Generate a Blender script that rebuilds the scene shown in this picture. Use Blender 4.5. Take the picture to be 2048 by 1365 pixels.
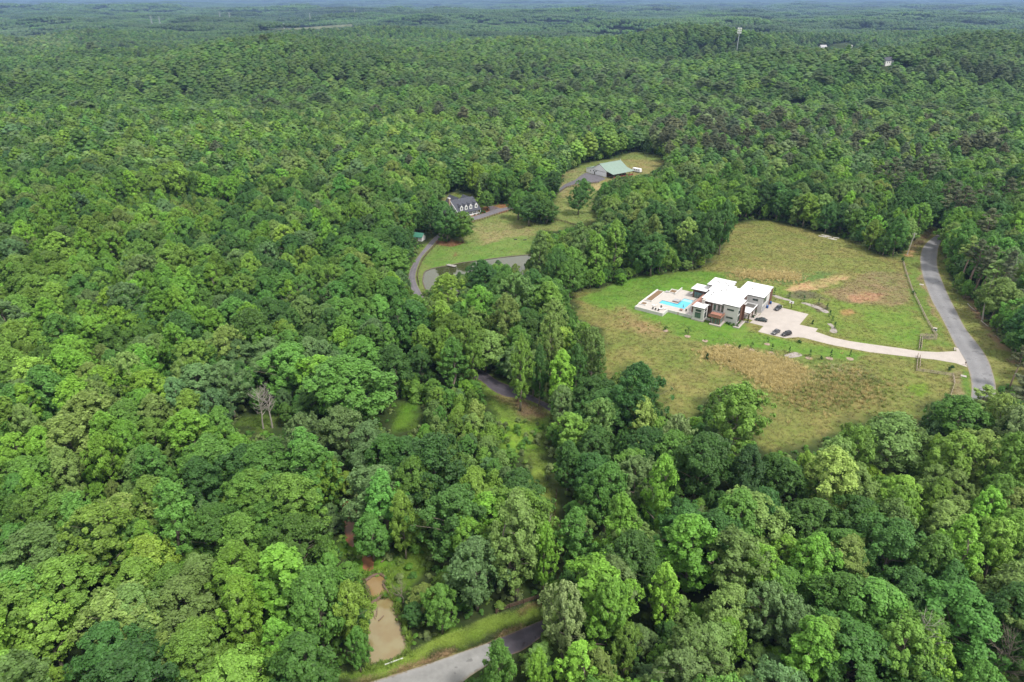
import bpy, bmesh, math, random
import numpy as np
from mathutils import Vector, Matrix

for _o in list(bpy.data.objects):
    bpy.data.objects.remove(_o)
scene = bpy.context.scene
COL = scene.collection
RNG = np.random.default_rng(11)
random.seed(5)
R = math.radians

# ------------------------------------------------------------------ camera
CAM_H = 120.0
FPX = 1365.3                      # focal length in pixels of a 2048 px wide picture
PITCH = math.atan(681 / FPX)
cam_d = bpy.data.cameras.new('camera')
cam_d.sensor_width = 36.0
cam_d.lens = 36.0 * FPX / 2048
cam_d.clip_start = 1.0
cam_d.clip_end = 120000.0
cam = bpy.data.objects.new('camera', cam_d)
COL.objects.link(cam)
cam.location = (0, 0, CAM_H)
cam.rotation_euler = (math.pi / 2 - PITCH, 0, 0)
scene.camera = cam

# ------------------------------------------------------------------ sky and sun
SUN_EL, SUN_AZ = R(58), math.atan2(0.62, -0.55)     # azimuth from +Y towards +X
world = bpy.data.worlds.new('World')
scene.world = world
world.use_nodes = True
wn, wl = world.node_tree.nodes, world.node_tree.links
wn.clear()
w_out = wn.new('ShaderNodeOutputWorld')
w_bg = wn.new('ShaderNodeBackground')
w_sky = wn.new('ShaderNodeTexSky')
w_sky.sky_type = 'NISHITA'
w_sky.sun_disc = False
w_sky.sun_elevation = SUN_EL
w_sky.sun_rotation = SUN_AZ
w_sky.altitude = 200
w_sky.air_density = 1.0
w_sky.dust_density = 2.0
w_sky.ozone_density = 1.0
w_tc = wn.new('ShaderNodeTexCoord')
w_map = wn.new('ShaderNodeMapping')
w_map.inputs['Scale'].default_value = (1.0, 1.0, 2.6)
w_noise = wn.new('ShaderNodeTexNoise')
w_noise.inputs['Scale'].default_value = 2.3
w_noise.inputs['Detail'].default_value = 6.0
w_noise.inputs['Roughness'].default_value = 0.55
w_ramp = wn.new('ShaderNodeValToRGB')
w_ramp.color_ramp.elements[0].position = 0.36
w_ramp.color_ramp.elements[0].color = (0.45, 0.45, 0.45, 1)
w_ramp.color_ramp.elements[1].position = 0.58
w_ramp.color_ramp.elements[1].color = (0.95, 0.95, 0.95, 1)
w_mix = wn.new('ShaderNodeMix')
w_mix.data_type = 'RGBA'
w_mix.inputs['B'].default_value = (9.6, 9.4, 9.1, 1)      # bright cloud deck
w_bg.inputs['Strength'].default_value = 0.058
wl.new(w_tc.outputs['Generated'], w_map.inputs['Vector'])
wl.new(w_map.outputs['Vector'], w_noise.inputs['Vector'])
wl.new(w_noise.outputs['Fac'], w_ramp.inputs['Fac'])
wl.new(w_ramp.outputs['Color'], w_mix.inputs['Factor'])
wl.new(w_sky.outputs['Color'], w_mix.inputs['A'])
wl.new(w_mix.outputs['Result'], w_bg.inputs['Color'])
wl.new(w_bg.outputs['Background'], w_out.inputs['Surface'])

sun_d = bpy.data.lights.new('sun', 'SUN')
sun_d.energy = 1.5
sun_d.angle = R(10)
sun_d.color = (1.0, 0.95, 0.87)
sun = bpy.data.objects.new('sun', sun_d)
COL.objects.link(sun)
_sd = Vector((math.cos(SUN_EL) * math.sin(SUN_AZ), math.cos(SUN_EL) * math.cos(SUN_AZ), math.sin(SUN_EL)))
sun.rotation_euler = _sd.to_track_quat('Z', 'Y').to_euler()
sun.location = (0, 0, 400)

vs = scene.view_settings
vs.view_transform = 'Standard'
vs.look = 'None'
vs.exposure = 1.70
vs.gamma = 1.0
vs.use_curve_mapping = False
scene.cycles.max_bounces = 5
scene.cycles.diffuse_bounces = 3
scene.cycles.glossy_bounces = 2
scene.cycles.transmission_bounces = 3
scene.cycles.volume_bounces = 0
scene.cycles.transparent_max_bounces = 4
scene.cycles.caustics_reflective = False
scene.cycles.caustics_refractive = False
scene.cycles.use_denoising = True
scene.cycles.denoiser = 'OPENIMAGEDENOISE'
scene.cycles.denoising_input_passes = 'RGB_ALBEDO_NORMAL'
scene.cycles.denoising_prefilter = 'ACCURATE'

# ------------------------------------------------------------------ helpers
CP, SP = math.cos(PITCH), math.sin(PITCH)
def U(px, py, z=0.0):
    """where the ray through a picture point meets the level z"""
    u = 682.5 - py
    dy, dz = FPX * CP + u * SP, -FPX * SP + u * CP
    t = (z - CAM_H) / dz
    return ((px - 1024) * t, dy * t)
def UV(px, py, z=0.0):
    a = U(px, py, z)
    return Vector((a[0], a[1], z))
def P(x, y, z=0.0):
    """world point(s) to picture point(s) and depth"""
    zz = z - CAM_H
    d = y * CP - zz * SP
    up = y * SP + zz * CP
    return 1024 + FPX * x / d, 682.5 - FPX * up / d, d

def UT(px, py, lift=0.0):
    """where the ray through a picture point meets the hilly land (raised by lift)"""
    u = 682.5 - py
    dx, dy, dz = px - 1024, FPX * CP + u * SP, -FPX * SP + u * CP
    y = 400.0
    while y < 30000:
        t = y / dy
        if CAM_H + dz * t <= float(terr(dx * t, y)) + lift: break
        y += max(4.0, y * .004)
    t = y / dy
    return dx * t, y
def tag(o, label=None, cat=None, group=None, kind=None):
    if label: o['label'] = label
    if cat: o['category'] = cat
    if group: o['group'] = group
    if kind: o['kind'] = kind
    return o
def link(name, me, parent=None, loc=None, rotz=0.0):
    o = bpy.data.objects.new(name, me)
    COL.objects.link(o)
    if parent is not None: o.parent = parent
    if loc is not None: o.location = loc
    if rotz: o.rotation_euler = (0, 0, rotz)
    return o
def empty(name, loc=(0, 0, 0), rotz=0.0):
    o = link(name, None, None, loc, rotz)
    o.empty_display_size = 0.5
    return o
def mesh(name, v, f, mat=None, smooth=False):
    me = bpy.data.meshes.new(name)
    me.from_pydata([tuple(p) for p in v], [], [tuple(q) for q in f])
    if mat is not None:
        me.materials.append(mat)
    if smooth:
        me.polygons.foreach_set('use_smooth', [True] * len(me.polygons))
    me.update()
    return me
def quads_mesh(name, v, mat, attr=None):
    """v: (n,4,3) array of separate quads"""
    n = len(v)
    me = bpy.data.meshes.new(name)
    me.vertices.add(n * 4)
    me.vertices.foreach_set('co', np.ascontiguousarray(v, dtype=np.float32).ravel())
    me.loops.add(n * 4)
    me.loops.foreach_set('vertex_index', np.arange(n * 4, dtype=np.int32))
    me.polygons.add(n)
    me.polygons.foreach_set('loop_start', np.arange(0, n * 4, 4, dtype=np.int32))
    me.materials.append(mat)
    if attr is not None:
        a = me.attributes.new('leafvar', 'FLOAT', 'FACE')
        a.data.foreach_set('value', attr.astype(np.float32))
    me.update(calc_edges=True)
    return me
class MB:
    """collects simple solids into one mesh"""
    def __init__(s): s.v, s.f = [], []
    def add(s, v, f):
        n = len(s.v)
        s.v += [tuple(p) for p in v]
        s.f += [tuple(i + n for i in q) for q in f]
        return s
    def box(s, x0, x1, y0, y1, z0, z1):
        v = [(x, y, z) for z in (z0, z1) for y in (y0, y1) for x in (x0, x1)]
        return s.add(v, [(0, 2, 3, 1), (4, 5, 7, 6), (0, 1, 5, 4), (2, 6, 7, 3), (0, 4, 6, 2), (1, 3, 7, 5)])
    def prism(s, poly, z0, z1):
        a = sum(poly[i - 1][0] * poly[i][1] - poly[i][0] * poly[i - 1][1] for i in range(len(poly)))
        if a < 0: poly = poly[::-1]
        n = len(poly)
        v = [(x, y, z0) for x, y in poly] + [(x, y, z1) for x, y in poly]
        return s.add(v, [tuple(range(n - 1, -1, -1)), tuple(range(n, 2 * n))] +
                     [(i, (i + 1) % n, n + (i + 1) % n, n + i) for i in range(n)])
    def tube(s, pts, rad, n=6, cap=True):
        pts = [Vector(p) for p in pts]
        m = len(pts)
        if not hasattr(rad, '__len__'): rad = [rad] * m
        v, f = [], []
        for i, p in enumerate(pts):
            d = (pts[min(i + 1, m - 1)] - pts[max(i - 1, 0)])
            d = d.normalized() if d.length > 1e-6 else Vector((0, 0, 1))
            a = d.cross(Vector((0.13, 0.97, 0.2)))
            if a.length < 1e-3: a = d.cross(Vector((1, 0, 0)))
            a.normalize(); b = d.cross(a)
            for k in range(n):
                t = 2 * math.pi * k / n
                v.append(p + (a * math.cos(t) + b * math.sin(t)) * rad[i])
        for i in range(m - 1):
            for k in range(n):
                f.append((i * n + k, i * n + (k + 1) % n, (i + 1) * n + (k + 1) % n, (i + 1) * n + k))
        if cap:
            f.append(tuple(range(n - 1, -1, -1)))
            f.append(tuple(range((m - 1) * n, m * n)))
        return s.add(v, f)
    def me(s, name, mat=None, smooth=False): return mesh(name, s.v, s.f, mat, smooth)
    def obj(s, name, mat=None, parent=None, smooth=False, loc=None, rotz=0.0):
        return link(name, s.me(name, mat, smooth), parent, loc, rotz)

# ------------------------------------------------------------------ noise for layout and colour maps
def _hash(ix, iy, seed):
    h = (ix.astype(np.int64) * 374761393 + iy.astype(np.int64) * 668265263 + seed * 982451653) & 0x7fffffff
    h = ((h ^ (h >> 13)) * 1274126177) & 0x7fffffff
    return ((h ^ (h >> 16)) & 0xffff) / 65535.0
def vnoise(x, y, seed=0):
    x, y = np.asarray(x, float), np.asarray(y, float)
    ix, iy = np.floor(x), np.floor(y)
    fx, fy = x - ix, y - iy
    fx, fy = fx * fx * (3 - 2 * fx), fy * fy * (3 - 2 * fy)
    a, b = _hash(ix, iy, seed), _hash(ix + 1, iy, seed)
    c, d = _hash(ix, iy + 1, seed), _hash(ix + 1, iy + 1, seed)
    return (a * (1 - fx) + b * fx) * (1 - fy) + (c * (1 - fx) + d * fx) * fy
def fbm(x, y, seed=0, n=4):
    s, a, t = 0, 1.0, 0
    for k in range(n):
        s = s + a * vnoise(x * 2 ** k, y * 2 ** k, seed + 17 * k); t += a; a *= 0.5
    return s / t
def sstep(a, b, x):
    t = np.clip((x - a) / (b - a), 0, 1)
    return t * t * (3 - 2 * t)
def inside(poly, x, y):
    x, y = np.asarray(x, float), np.asarray(y, float)
    r = np.zeros(x.shape, bool)
    n = len(poly)
    for i in range(n):
        x0, y0 = poly[i - 1][:2]; x1, y1 = poly[i][:2]
        if y0 == y1: continue
        c = ((y0 > y) != (y1 > y)) & (x < (x1 - x0) * (y - y0) / (y1 - y0) + x0)
        r ^= c
    return r
def sdist(poly, x, y):
    """signed distance, negative inside"""
    d = np.full(np.shape(x), 1e9)
    n = len(poly)
    for i in range(n):
        x0, y0 = poly[i - 1][:2]; x1, y1 = poly[i][:2]
        dx, dy = x1 - x0, y1 - y0
        t = np.clip(((x - x0) * dx + (y - y0) * dy) / (dx * dx + dy * dy + 1e-9), 0, 1)
        d = np.minimum(d, np.hypot(x - x0 - t * dx, y - y0 - t * dy))
    return np.where(inside(poly, x, y), -d, d)
def terr(x, y):
    """height of the land: level round the clearings, low ridges farther out"""
    x, y = np.asarray(x, float), np.asarray(y, float)
    far = sstep(590, 1250, y)
    z = far * (fbm(x / 430, y / 270, 3, 2) - 0.5) * 118
    z = z + sstep(2500, 7000, y) * (fbm(x / 2600, y / 1300, 8, 3) - 0.42) * 110
    z = z + sstep(9000, 30000, y) * 105
    lf = sstep(-170, -330, x) * sstep(120, 420, y) * (1 - sstep(700, 900, y))
    return z + lf * 5

# ------------------------------------------------------------------ materials
def mat(name, base=(0.5, 0.5, 0.5), rough=0.7, spec=0.3, metal=0.0, nscale=None, namt=0.15, bump=0.0, bscale=None, coords='Object'):
    m = bpy.data.materials.new(name)
    m.use_nodes = True
    nt = m.node_tree
    b = nt.nodes['Principled BSDF']
    b.inputs['Base Color'].default_value = (*base, 1)
    b.inputs['Roughness'].default_value = rough
    b.inputs['Specular IOR Level'].default_value = spec
    b.inputs['Metallic'].default_value = metal
    if nscale or bump:
        tc = nt.nodes.new('ShaderNodeTexCoord')
    if nscale:
        n = nt.nodes.new('ShaderNodeTexNoise')
        n.inputs['Scale'].default_value = nscale
        n.inputs['Detail'].default_value = 5
        n.inputs['Roughness'].default_value = 0.62
        nt.links.new(tc.outputs[coords], n.inputs['Vector'])
        r = nt.nodes.new('ShaderNodeMapRange')
        r.inputs['From Min'].default_value, r.inputs['From Max'].default_value = 0.3, 0.7
        r.inputs['To Min'].default_value, r.inputs['To Max'].default_value = 1 - namt, 1 + namt
        nt.links.new(n.outputs['Fac'], r.inputs['Value'])
        mx = nt.nodes.new('ShaderNodeVectorMath'); mx.operation = 'SCALE'
        mx.inputs[0].default_value = base
        nt.links.new(r.outputs['Result'], mx.inputs['Scale'])
        nt.links.new(mx.outputs['Vector'], b.inputs['Base Color'])
    if bump:
        n2 = nt.nodes.new('ShaderNodeTexNoise')
        n2.inputs['Scale'].default_value = bscale or 4
        n2.inputs['Detail'].default_value = 4
        nt.links.new(tc.outputs[coords], n2.inputs['Vector'])
        bp = nt.nodes.new('ShaderNodeBump')
        bp.inputs['Strength'].default_value = bump
        bp.inputs['Distance'].default_value = 0.1
        nt.links.new(n2.outputs['Fac'], bp.inputs['Height'])
        nt.links.new(bp.outputs['Normal'], b.inputs['Normal'])
    return m

def leaf_mat(name, transl=0.24, vamt=0.35, tmul=(1.25, 1.45, 0.5)):
    """leaves: the tree's own tint, each leaf a little lighter or darker"""
    m = bpy.data.materials.new(name)
    m.use_nodes = True
    nt = m.node_tree; N, L = nt.nodes, nt.links
    b = N['Principled BSDF']; out = N['Material Output']
    at = N.new('ShaderNodeAttribute'); at.attribute_type = 'INSTANCER'; at.attribute_name = 'tint'
    lv = N.new('ShaderNodeAttribute'); lv.attribute_type = 'GEOMETRY'; lv.attribute_name = 'leafvar'
    mr = N.new('ShaderNodeMapRange')
    mr.inputs['To Min'].default_value, mr.inputs['To Max'].default_value = 1 - vamt, 1 + vamt
    L.new(lv.outputs['Fac'], mr.inputs['Value'])
    sc = N.new('ShaderNodeVectorMath'); sc.operation = 'SCALE'
    L.new(at.outputs['Vector'], sc.inputs[0]); L.new(mr.outputs['Result'], sc.inputs['Scale'])
    L.new(sc.outputs['Vector'], b.inputs['Base Color'])
    b.inputs['Roughness'].default_value = 0.55
    b.inputs['Specular IOR Level'].default_value = 0.25
    tr = N.new('ShaderNodeBsdfTranslucent')
    tv = N.new('ShaderNodeVectorMath'); tv.operation = 'MULTIPLY'
    tv.inputs[1].default_value = tmul
    L.new(sc.outputs['Vector'], tv.inputs[0]); L.new(tv.outputs['Vector'], tr.inputs['Color'])
    ms = N.new('ShaderNodeMixShader'); ms.inputs['Fac'].default_value = transl
    L.new(b.outputs['BSDF'], ms.inputs[1]); L.new(tr.outputs['BSDF'], ms.inputs[2])
    L.new(ms.outputs['Shader'], out.inputs['Surface'])
    return m
M_LEAF = leaf_mat('leaves')
M_NEEDLE = leaf_mat('needles', 0.12, 0.4)
M_BARK = mat('bark', (0.21, 0.18, 0.145), 0.9, 0.1, nscale=2.5, namt=0.35, bump=0.4, bscale=6)
M_PALEBARK = mat('weathered_dead_wood', (0.29, 0.265, 0.235), 0.9, 0.1, nscale=3, namt=0.2)
M_PINEBARK = mat('pine_bark', (0.20, 0.15, 0.12), 0.9, 0.1, nscale=2, namt=0.3)

# ------------------------------------------------------------------ tree models (leaf quads on clumped boughs, trunk and limbs)
PROFILE = {
    'broad':   ([0, .12, .35, .6, .82, 1], [.35, .72, 1.0, .95, .62, .12]),
    'oval':    ([0, .15, .4, .65, .85, 1], [.35, .70, .95, .85, .55, .12]),
    'tall':    ([0, .15, .4, .7, .88, 1],  [.45, .75, .88, .80, .50, .10]),
    'feather': ([0, .2, .5, .75, .9, 1],   [.40, .75, 1.0, .90, .60, .15]),
    'puffy':   ([0, .15, .4, .65, .85, 1], [.55, .90, 1.0, .85, .55, .12]),
    'cone':    ([0, .1, .3, .6, .85, 1],   [.75, 1.0, .80, .48, .20, .03]),
    'pine':    ([0, .2, .5, .8, 1],        [.45, .85, 1.0, .75, .15]),
    'shrub':   ([0, .2, .5, .8, 1],        [.85, 1.0, .95, .65, .15]),
}
SPEC = {   # crown base / height, clump radius range, flatten, upward stretch, spread inwards
    'broad':   dict(cb=.24, cr=(.08, .18), flat=.75, up=.30, core=.62),
    'oval':    dict(cb=.20, cr=(.08, .18), flat=.80, up=.40, core=.58),
    'tall':    dict(cb=.16, cr=(.09, .18), flat=1.0, up=.45, core=.50),
    'feather': dict(cb=.25, cr=(.07, .15), flat=.85, up=.50, core=.45),
    'puffy':   dict(cb=.12, cr=(.30, .46), flat=.95, up=.20, core=.55),
    'cone':    dict(cb=.06, cr=(.14, .22), flat=.6, up=.00, core=.55),
    'pine':    dict(cb=.55, cr=(.18, .30), flat=.38, up=.05, core=.35),
    'shrub':   dict(cb=.05, cr=(.26, .42), flat=.8, up=.2, core=.45),
}
def unit(v):
    return v / np.maximum(np.linalg.norm(v, axis=-1, keepdims=True), 1e-6)
def grow_crown(rng, kind, r, h, nclump, nleaf, leaf, jit=.55, crs=1.0):
    """returns quads (n,4,3), leaf shade (n,), clump centres"""
    s = SPEC[kind]; tp, rp = PROFILE[kind]
    z0 = s['cb'] * h; hh = h - z0
    ph = rng.uniform(0, 6.28, 4); am = rng.uniform(.10, .26, 4)
    t = rng.beta(1.35, 1.05, nclump)
    t[: max(3, nclump // 14)] = rng.uniform(.88, .97, max(3, nclump // 14))
    ang = np.arange(nclump) * 2.39996 + rng.normal(0, .35, nclump)
    lob = 1 + am[0] * np.sin(2 * ang + ph[0]) + am[1] * np.sin(3 * ang + ph[1] + 4 * t) + am[2] * np.sin(5 * ang + ph[2] - 5 * t)
    prof = np.interp(t, tp, rp) * lob
    cr = rng.uniform(*s['cr'], nclump) * crs * r * (0.75 + 0.35 * np.interp(t, tp, rp))
    rho = np.maximum(prof * r - cr * .75, 0) * np.sqrt(rng.uniform(s['core'] ** 2, 1, nclump))
    for _ in range(3):       # hollows where the outline breaks open
        ha, ht = rng.uniform(0, 6.28), rng.uniform(.3, .95)
        da = np.abs((ang - ha + np.pi) % (2 * np.pi) - np.pi)
        rho = np.where((da / .5) ** 2 + ((t - ht) / .16) ** 2 < 1, rho * .45, rho)
    C = np.stack([rho * np.cos(ang), rho * np.sin(ang), z0 + t * hh - cr * .55], -1)
    C[:, 2] = np.maximum(C[:, 2], z0 * .9 + .2)
    C[:, :2] += rng.normal(0, .05 * r, 2) * (C[:, 2:3] / h)
    out = unit(np.stack([np.cos(ang) * prof, np.sin(ang) * prof, (t - .35) * 1.3], -1))
    w = cr ** 2; w = w / w.sum()
    ci = rng.choice(nclump, nleaf, p=w)
    d = unit(rng.normal(0, 1, (nleaf, 3)) + out[ci] * .75 + np.array([0, 0, .35]))
    rad = cr[ci] * (rng.uniform(.35, 1.08, nleaf) ** .55) * np.where(rng.uniform(0, 1, nleaf) < .12, rng.uniform(1.1, 1.7, nleaf), 1)
    pos = d * rad[:, None]
    pos[:, 2] *= s['flat']
    if s['up'] > 0:      # sprays that reach up and out
        ext = rng.uniform(0, 1, nleaf) ** 2.2 * s['up'] * cr[ci] * 2.2
        pos += (unit(out[ci] * .55 + np.array([0, 0, .9]))) * ext[:, None]
        pos *= (1 - .35 * (ext / (cr[ci] * 2.2 * max(s['up'], .01)))[:, None] * np.array([1, 1, 0]))
    pos = pos + C[ci]
    nrm = unit(d * .8 + out[ci] * .35 + np.array([0, 0, .55]) + rng.normal(0, jit, (nleaf, 3)))
    tan = unit(np.cross(nrm, rng.normal(0, 1, (nleaf, 3))))
    bit = np.cross(nrm, tan)
    sz = leaf * rng.uniform(.5, 1.6, nleaf)
    a, b = tan * (sz * .62)[:, None], bit * (sz * .40)[:, None]
    fold = nrm * (sz * .12)[:, None]
    q = np.stack([pos - a, pos - b + fold + a * .15, pos + a, pos + b + fold + a * .15], 1)
    cv = rng.uniform(0, 1, nclump)
    lv = np.clip(.5 + (cv[ci] - .5) * .55 + rng.normal(0, .2, nleaf), 0, 1)
    return q, lv, C, z0
def grow_wood(rng, kind, r, h, C, z0, nlimb, sides=6, thick=1.0):
    mb = MB()
    top = h * (.93 if kind in ('pine', 'cone') else .78)
    lean = rng.normal(0, .02 * h, 2)
    n = 6
    zz = np.linspace(0, top, n)
    px = lean[0] * (zz / top) ** 1.5 + np.concatenate([[0], rng.normal(0, .012 * h, n - 1)])
    py = lean[1] * (zz / top) ** 1.5 + np.concatenate([[0], rng.normal(0, .012 * h, n - 1)])
    r0 = .017 * h * thick
    rr = r0 * np.interp(zz / top, [0, .06, .5, 1], [1.35, 1, .66, .16])
    mb.tube(list(zip(px, py, zz)), list(rr), sides)
    if nlimb and len(C):
        idx = rng.choice(len(C), min(nlimb, len(C)), replace=False)
        for i in idx:
            c = C[i]
            zb = float(np.clip(c[2] - np.hypot(c[0], c[1]) * rng.uniform(.5, 1.0), z0 * .75 + .05 * h, top * .92))
            b = np.array([np.interp(zb, zz, px), np.interp(zb, zz, py), zb])
            m = (b + c) / 2 + np.array([0, 0, .06 * np.linalg.norm(c - b)]) + rng.normal(0, .1, 3)
            rb = float(np.interp(zb, zz, rr)) * .5
            c = b + (c - b) * 1.12
            mb.tube([b, m, c], [rb, rb * .62, rb * .2], max(4, sides - 2), cap=False)
    return mb
def bare_tree(rng, h, nlimb=26, forks=5, spread=.42):
    """leafless tree: trunk, limbs and forked twigs"""
    mb = MB()
    n = 7
    zz = np.linspace(0, h, n)
    px = np.cumsum(np.concatenate([[0], rng.normal(0, .02 * h, n - 1)]))
    py = np.cumsum(np.concatenate([[0], rng.normal(0, .02 * h, n - 1)]))
    rr = .016 * h * np.interp(zz / h, [0, .1, .6, 1], [1.3, 1, .55, .06])
    mb.tube(list(zip(px, py, zz)), list(rr), 6)
    for i in range(nlimb):
        zb = rng.uniform(.3, .95) * h
        b = np.array([np.interp(zb, zz, px), np.interp(zb, zz, py), zb])
        a = rng.uniform(0, 6.28); L = (1.08 - zb / h) * h * spread * rng.uniform(.6, 1.2) + .04 * h
        d = np.array([math.cos(a), math.sin(a), rng.uniform(.45, 1.0)]); d /= np.linalg.norm(d)
        m = b + d * L * .55 + rng.normal(0, .03 * L, 3); e = m + (d + np.array([0, 0, .35])) * L * .5
        rb = float(np.interp(zb, zz, rr)) * .55
        mb.tube([b, m, e], [rb, rb * .7, rb * .25], 5, cap=False)
        for k in range(forks):
            s0 = b + (m - b) * rng.uniform(.5, 1) if k % 2 else m + (e - m) * rng.uniform(0, .8)
            dd = d + rng.normal(0, .5, 3); dd /= np.linalg.norm(dd)
            tl = L * rng.uniform(.2, .42)
            mb.tube([s0, s0 + dd * tl * .5, s0 + (dd + rng.normal(0, .2, 3)) * tl], [rb * .4, rb * .28, rb * .14], 3, cap=False)
    return mb

class Proto: pass
def bump(g, c, r, flat, nu=8, nv=4):
    """a rounded bough mass, uneven, open below"""
    v, f = [], []
    for j in range(nv):
        a = math.pi * .62 * (j + 1) / nv
        for i in range(nu):
            t = 2 * math.pi * (i + .5 * (j % 2)) / nu
            k = r * g.uniform(.86, 1.14)
            v.append((c[0] + k * math.sin(a) * math.cos(t), c[1] + k * math.sin(a) * math.sin(t), c[2] + k * flat * math.cos(a)))
    v.append((c[0], c[1], c[2] + r * flat)); top = len(v) - 1
    for i in range(nu): f.append((top, i, (i + 1) % nu))
    for j in range(nv - 1):
        for i in range(nu): f.append((j * nu + i, (j + 1) * nu + i, (j + 1) * nu + (i + 1) % nu, j * nu + (i + 1) % nu))
    return v, f
def lumpy_mesh(name, g, lumps, quads, lq, mat_):
    V, Fs, A = [], [], []
    for c, r, flat, nu, nv, shade in lumps:
        v, f = bump(g, c, r, flat, nu, nv); n = len(V); V += v; Fs += [tuple(i + n for i in q) for q in f]; A += [shade] * len(f)
    for q, s_ in zip(quads, lq):
        n = len(V); V += [tuple(p) for p in q]; Fs.append((n, n + 1, n + 2, n + 3)); A.append(s_)
    me = mesh(name, V, Fs, mat_, True)
    a = me.attributes.new('leafvar', 'FLOAT', 'FACE'); a.data.foreach_set('value', np.array(A, np.float32))
    return me
def far_tree(kind, seed, r, h, fine=1.0, nq=130, leaf=1.0):
    """a tree for the distance: rounded bough masses with ragged leaf edges"""
    g = np.random.default_rng(seed); s = SPEC[kind]; tp, rp = PROFILE[kind]
    z0 = s['cb'] * h; hh = h - z0; lumps = []
    n = int((15 if kind in ('broad', 'oval', 'feather', 'tall') else 9) * fine ** 1.6)
    for i in range(n):
        t = 1 - (i + .5) / n * .85; a = i * 2.4 + g.normal(0, .3); rl = r * g.uniform(.30, .46) / fine ** .62 * (.7 if kind == 'pine' else 1)
        rho = max(np.interp(t, tp, rp) * r - rl * .8, 0) * g.uniform(.75, 1.08)
        lumps.append(((rho * math.cos(a), rho * math.sin(a), z0 + t * hh - rl * .75), rl, .45 if kind == 'pine' else .85, 8, 4, g.uniform(.3, .7)))
    lumps.append(((0, 0, z0 + hh * .25), r * .62, hh * .55 / (r * .62), 8, 4, .4))
    q, lv, C, _ = grow_crown(g, kind, r * .98, h, int(20 * fine ** 1.6), nq, leaf, .3, 2.2 / fine ** .62)
    p = Proto(); p.kind, p.r, p.h = kind, r, h
    p.full = lumpy_mesh('far_' + kind, g, lumps, q, .5 + (lv - .5) * .4, M_NEEDLE if kind in ('pine', 'cone') else M_LEAF)
    return p
def build_proto(kind, seed, r, h, nclump, nleaf, leaf, nlimb, sides=6, combine=True, split=False, jit=.42, crs=1.0, lvs=1.0):
    rng = np.random.default_rng(seed)
    p = Proto(); p.kind, p.r, p.h = kind, r, h
    q, lv, C, z0 = grow_crown(rng, kind, r, h, nclump, nleaf, leaf, jit, crs)
    lv = .5 + (lv - .5) * lvs
    ml = M_NEEDLE if kind in ('pine', 'cone') else M_LEAF
    mw = M_PINEBARK if kind == 'pine' else M_BARK
    wood = grow_wood(rng, kind, r, h, C, z0, nlimb, sides)
    if split:
        p.crown = quads_mesh('crown', q, ml, lv)
        p.trunk = wood.me('trunk', mw, True)
    if combine:
        n4 = len(q) * 4
        me = bpy.data.meshes.new('tree_' + kind)
        V = np.concatenate([q.reshape(-1, 3), np.array(wood.v)])
        me.vertices.add(len(V)); me.vertices.foreach_set('co', V.astype(np.float32).ravel())
        F = [list(range(i, i + 4)) for i in ()]
        wl = [i + n4 for f in wood.f for i in f]
        ls = np.concatenate([np.arange(n4), np.array(wl, dtype=np.int64)])
        starts = np.concatenate([np.arange(0, n4, 4), n4 + np.concatenate([[0], np.cumsum([len(f) for f in wood.f])[:-1]])])
        me.loops.add(len(ls)); me.loops.foreach_set('vertex_index', ls.astype(np.int32))
        me.polygons.add(len(starts)); me.polygons.foreach_set('loop_start', starts.astype(np.int32))
        mi = np.concatenate([np.zeros(len(q)), np.ones(len(wood.f))]).astype(np.int32)
        me.materials.append(ml); me.materials.append(mw)
        me.polygons.foreach_set('material_index', mi)
        a = me.attributes.new('leafvar', 'FLOAT', 'FACE')
        a.data.foreach_set('value', np.concatenate([lv, np.full(len(wood.f), .5)]).astype(np.float32))
        me.update(calc_edges=True)
        p.full = me
    return p

KINDS = ['broad', 'oval', 'tall', 'feather', 'puffy', 'cone', 'pine']
NVAR0 = {'broad': 4, 'oval': 3, 'tall': 4, 'feather': 3, 'puffy': 2, 'cone': 1, 'pine': 2}
NCL = {'broad': 300, 'oval': 270, 'tall': 240, 'feather': 230, 'puffy': 28, 'cone': 100, 'pine': 48}
BASE_R = {'broad': 5.6, 'oval': 4.8, 'tall': 4.0, 'feather': 4.9, 'puffy': 3.2, 'cone': 2.2, 'pine': 3.4}
BASE_H = {'broad': 18.0, 'oval': 19.0, 'tall': 22.0, 'feather': 19.0, 'puffy': 7.5, 'cone': 9.0, 'pine': 23.0}
NLEAF0 = {'broad': 21000, 'oval': 18500, 'tall': 17500, 'feather': 14500, 'puffy': 6500, 'cone': 6000, 'pine': 7000}
LOD0, LOD1, LOD2 = {}, {}, {}
for ki, k in enumerate(KINDS):
    LOD0[k] = [build_proto(k, 100 + ki * 10 + i, BASE_R[k], BASE_H[k], NCL[k], NLEAF0[k], .30 if k not in ('pine', 'cone', 'puffy') else .28,
                           30 if k != 'pine' else 26, 6, combine=True, split=True) for i in range(NVAR0[k])]
    LOD1[k] = [far_tree(k, 300 + ki * 10 + i, BASE_R[k], BASE_H[k], 2.1, 1500, .62) for i in range(min(4, NVAR0[k] + 1))]
    LOD2[k] = [far_tree(k, 500 + ki * 10 + i, BASE_R[k], BASE_H[k]) for i in range(4 if k in ('broad', 'oval') else 2)]

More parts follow.
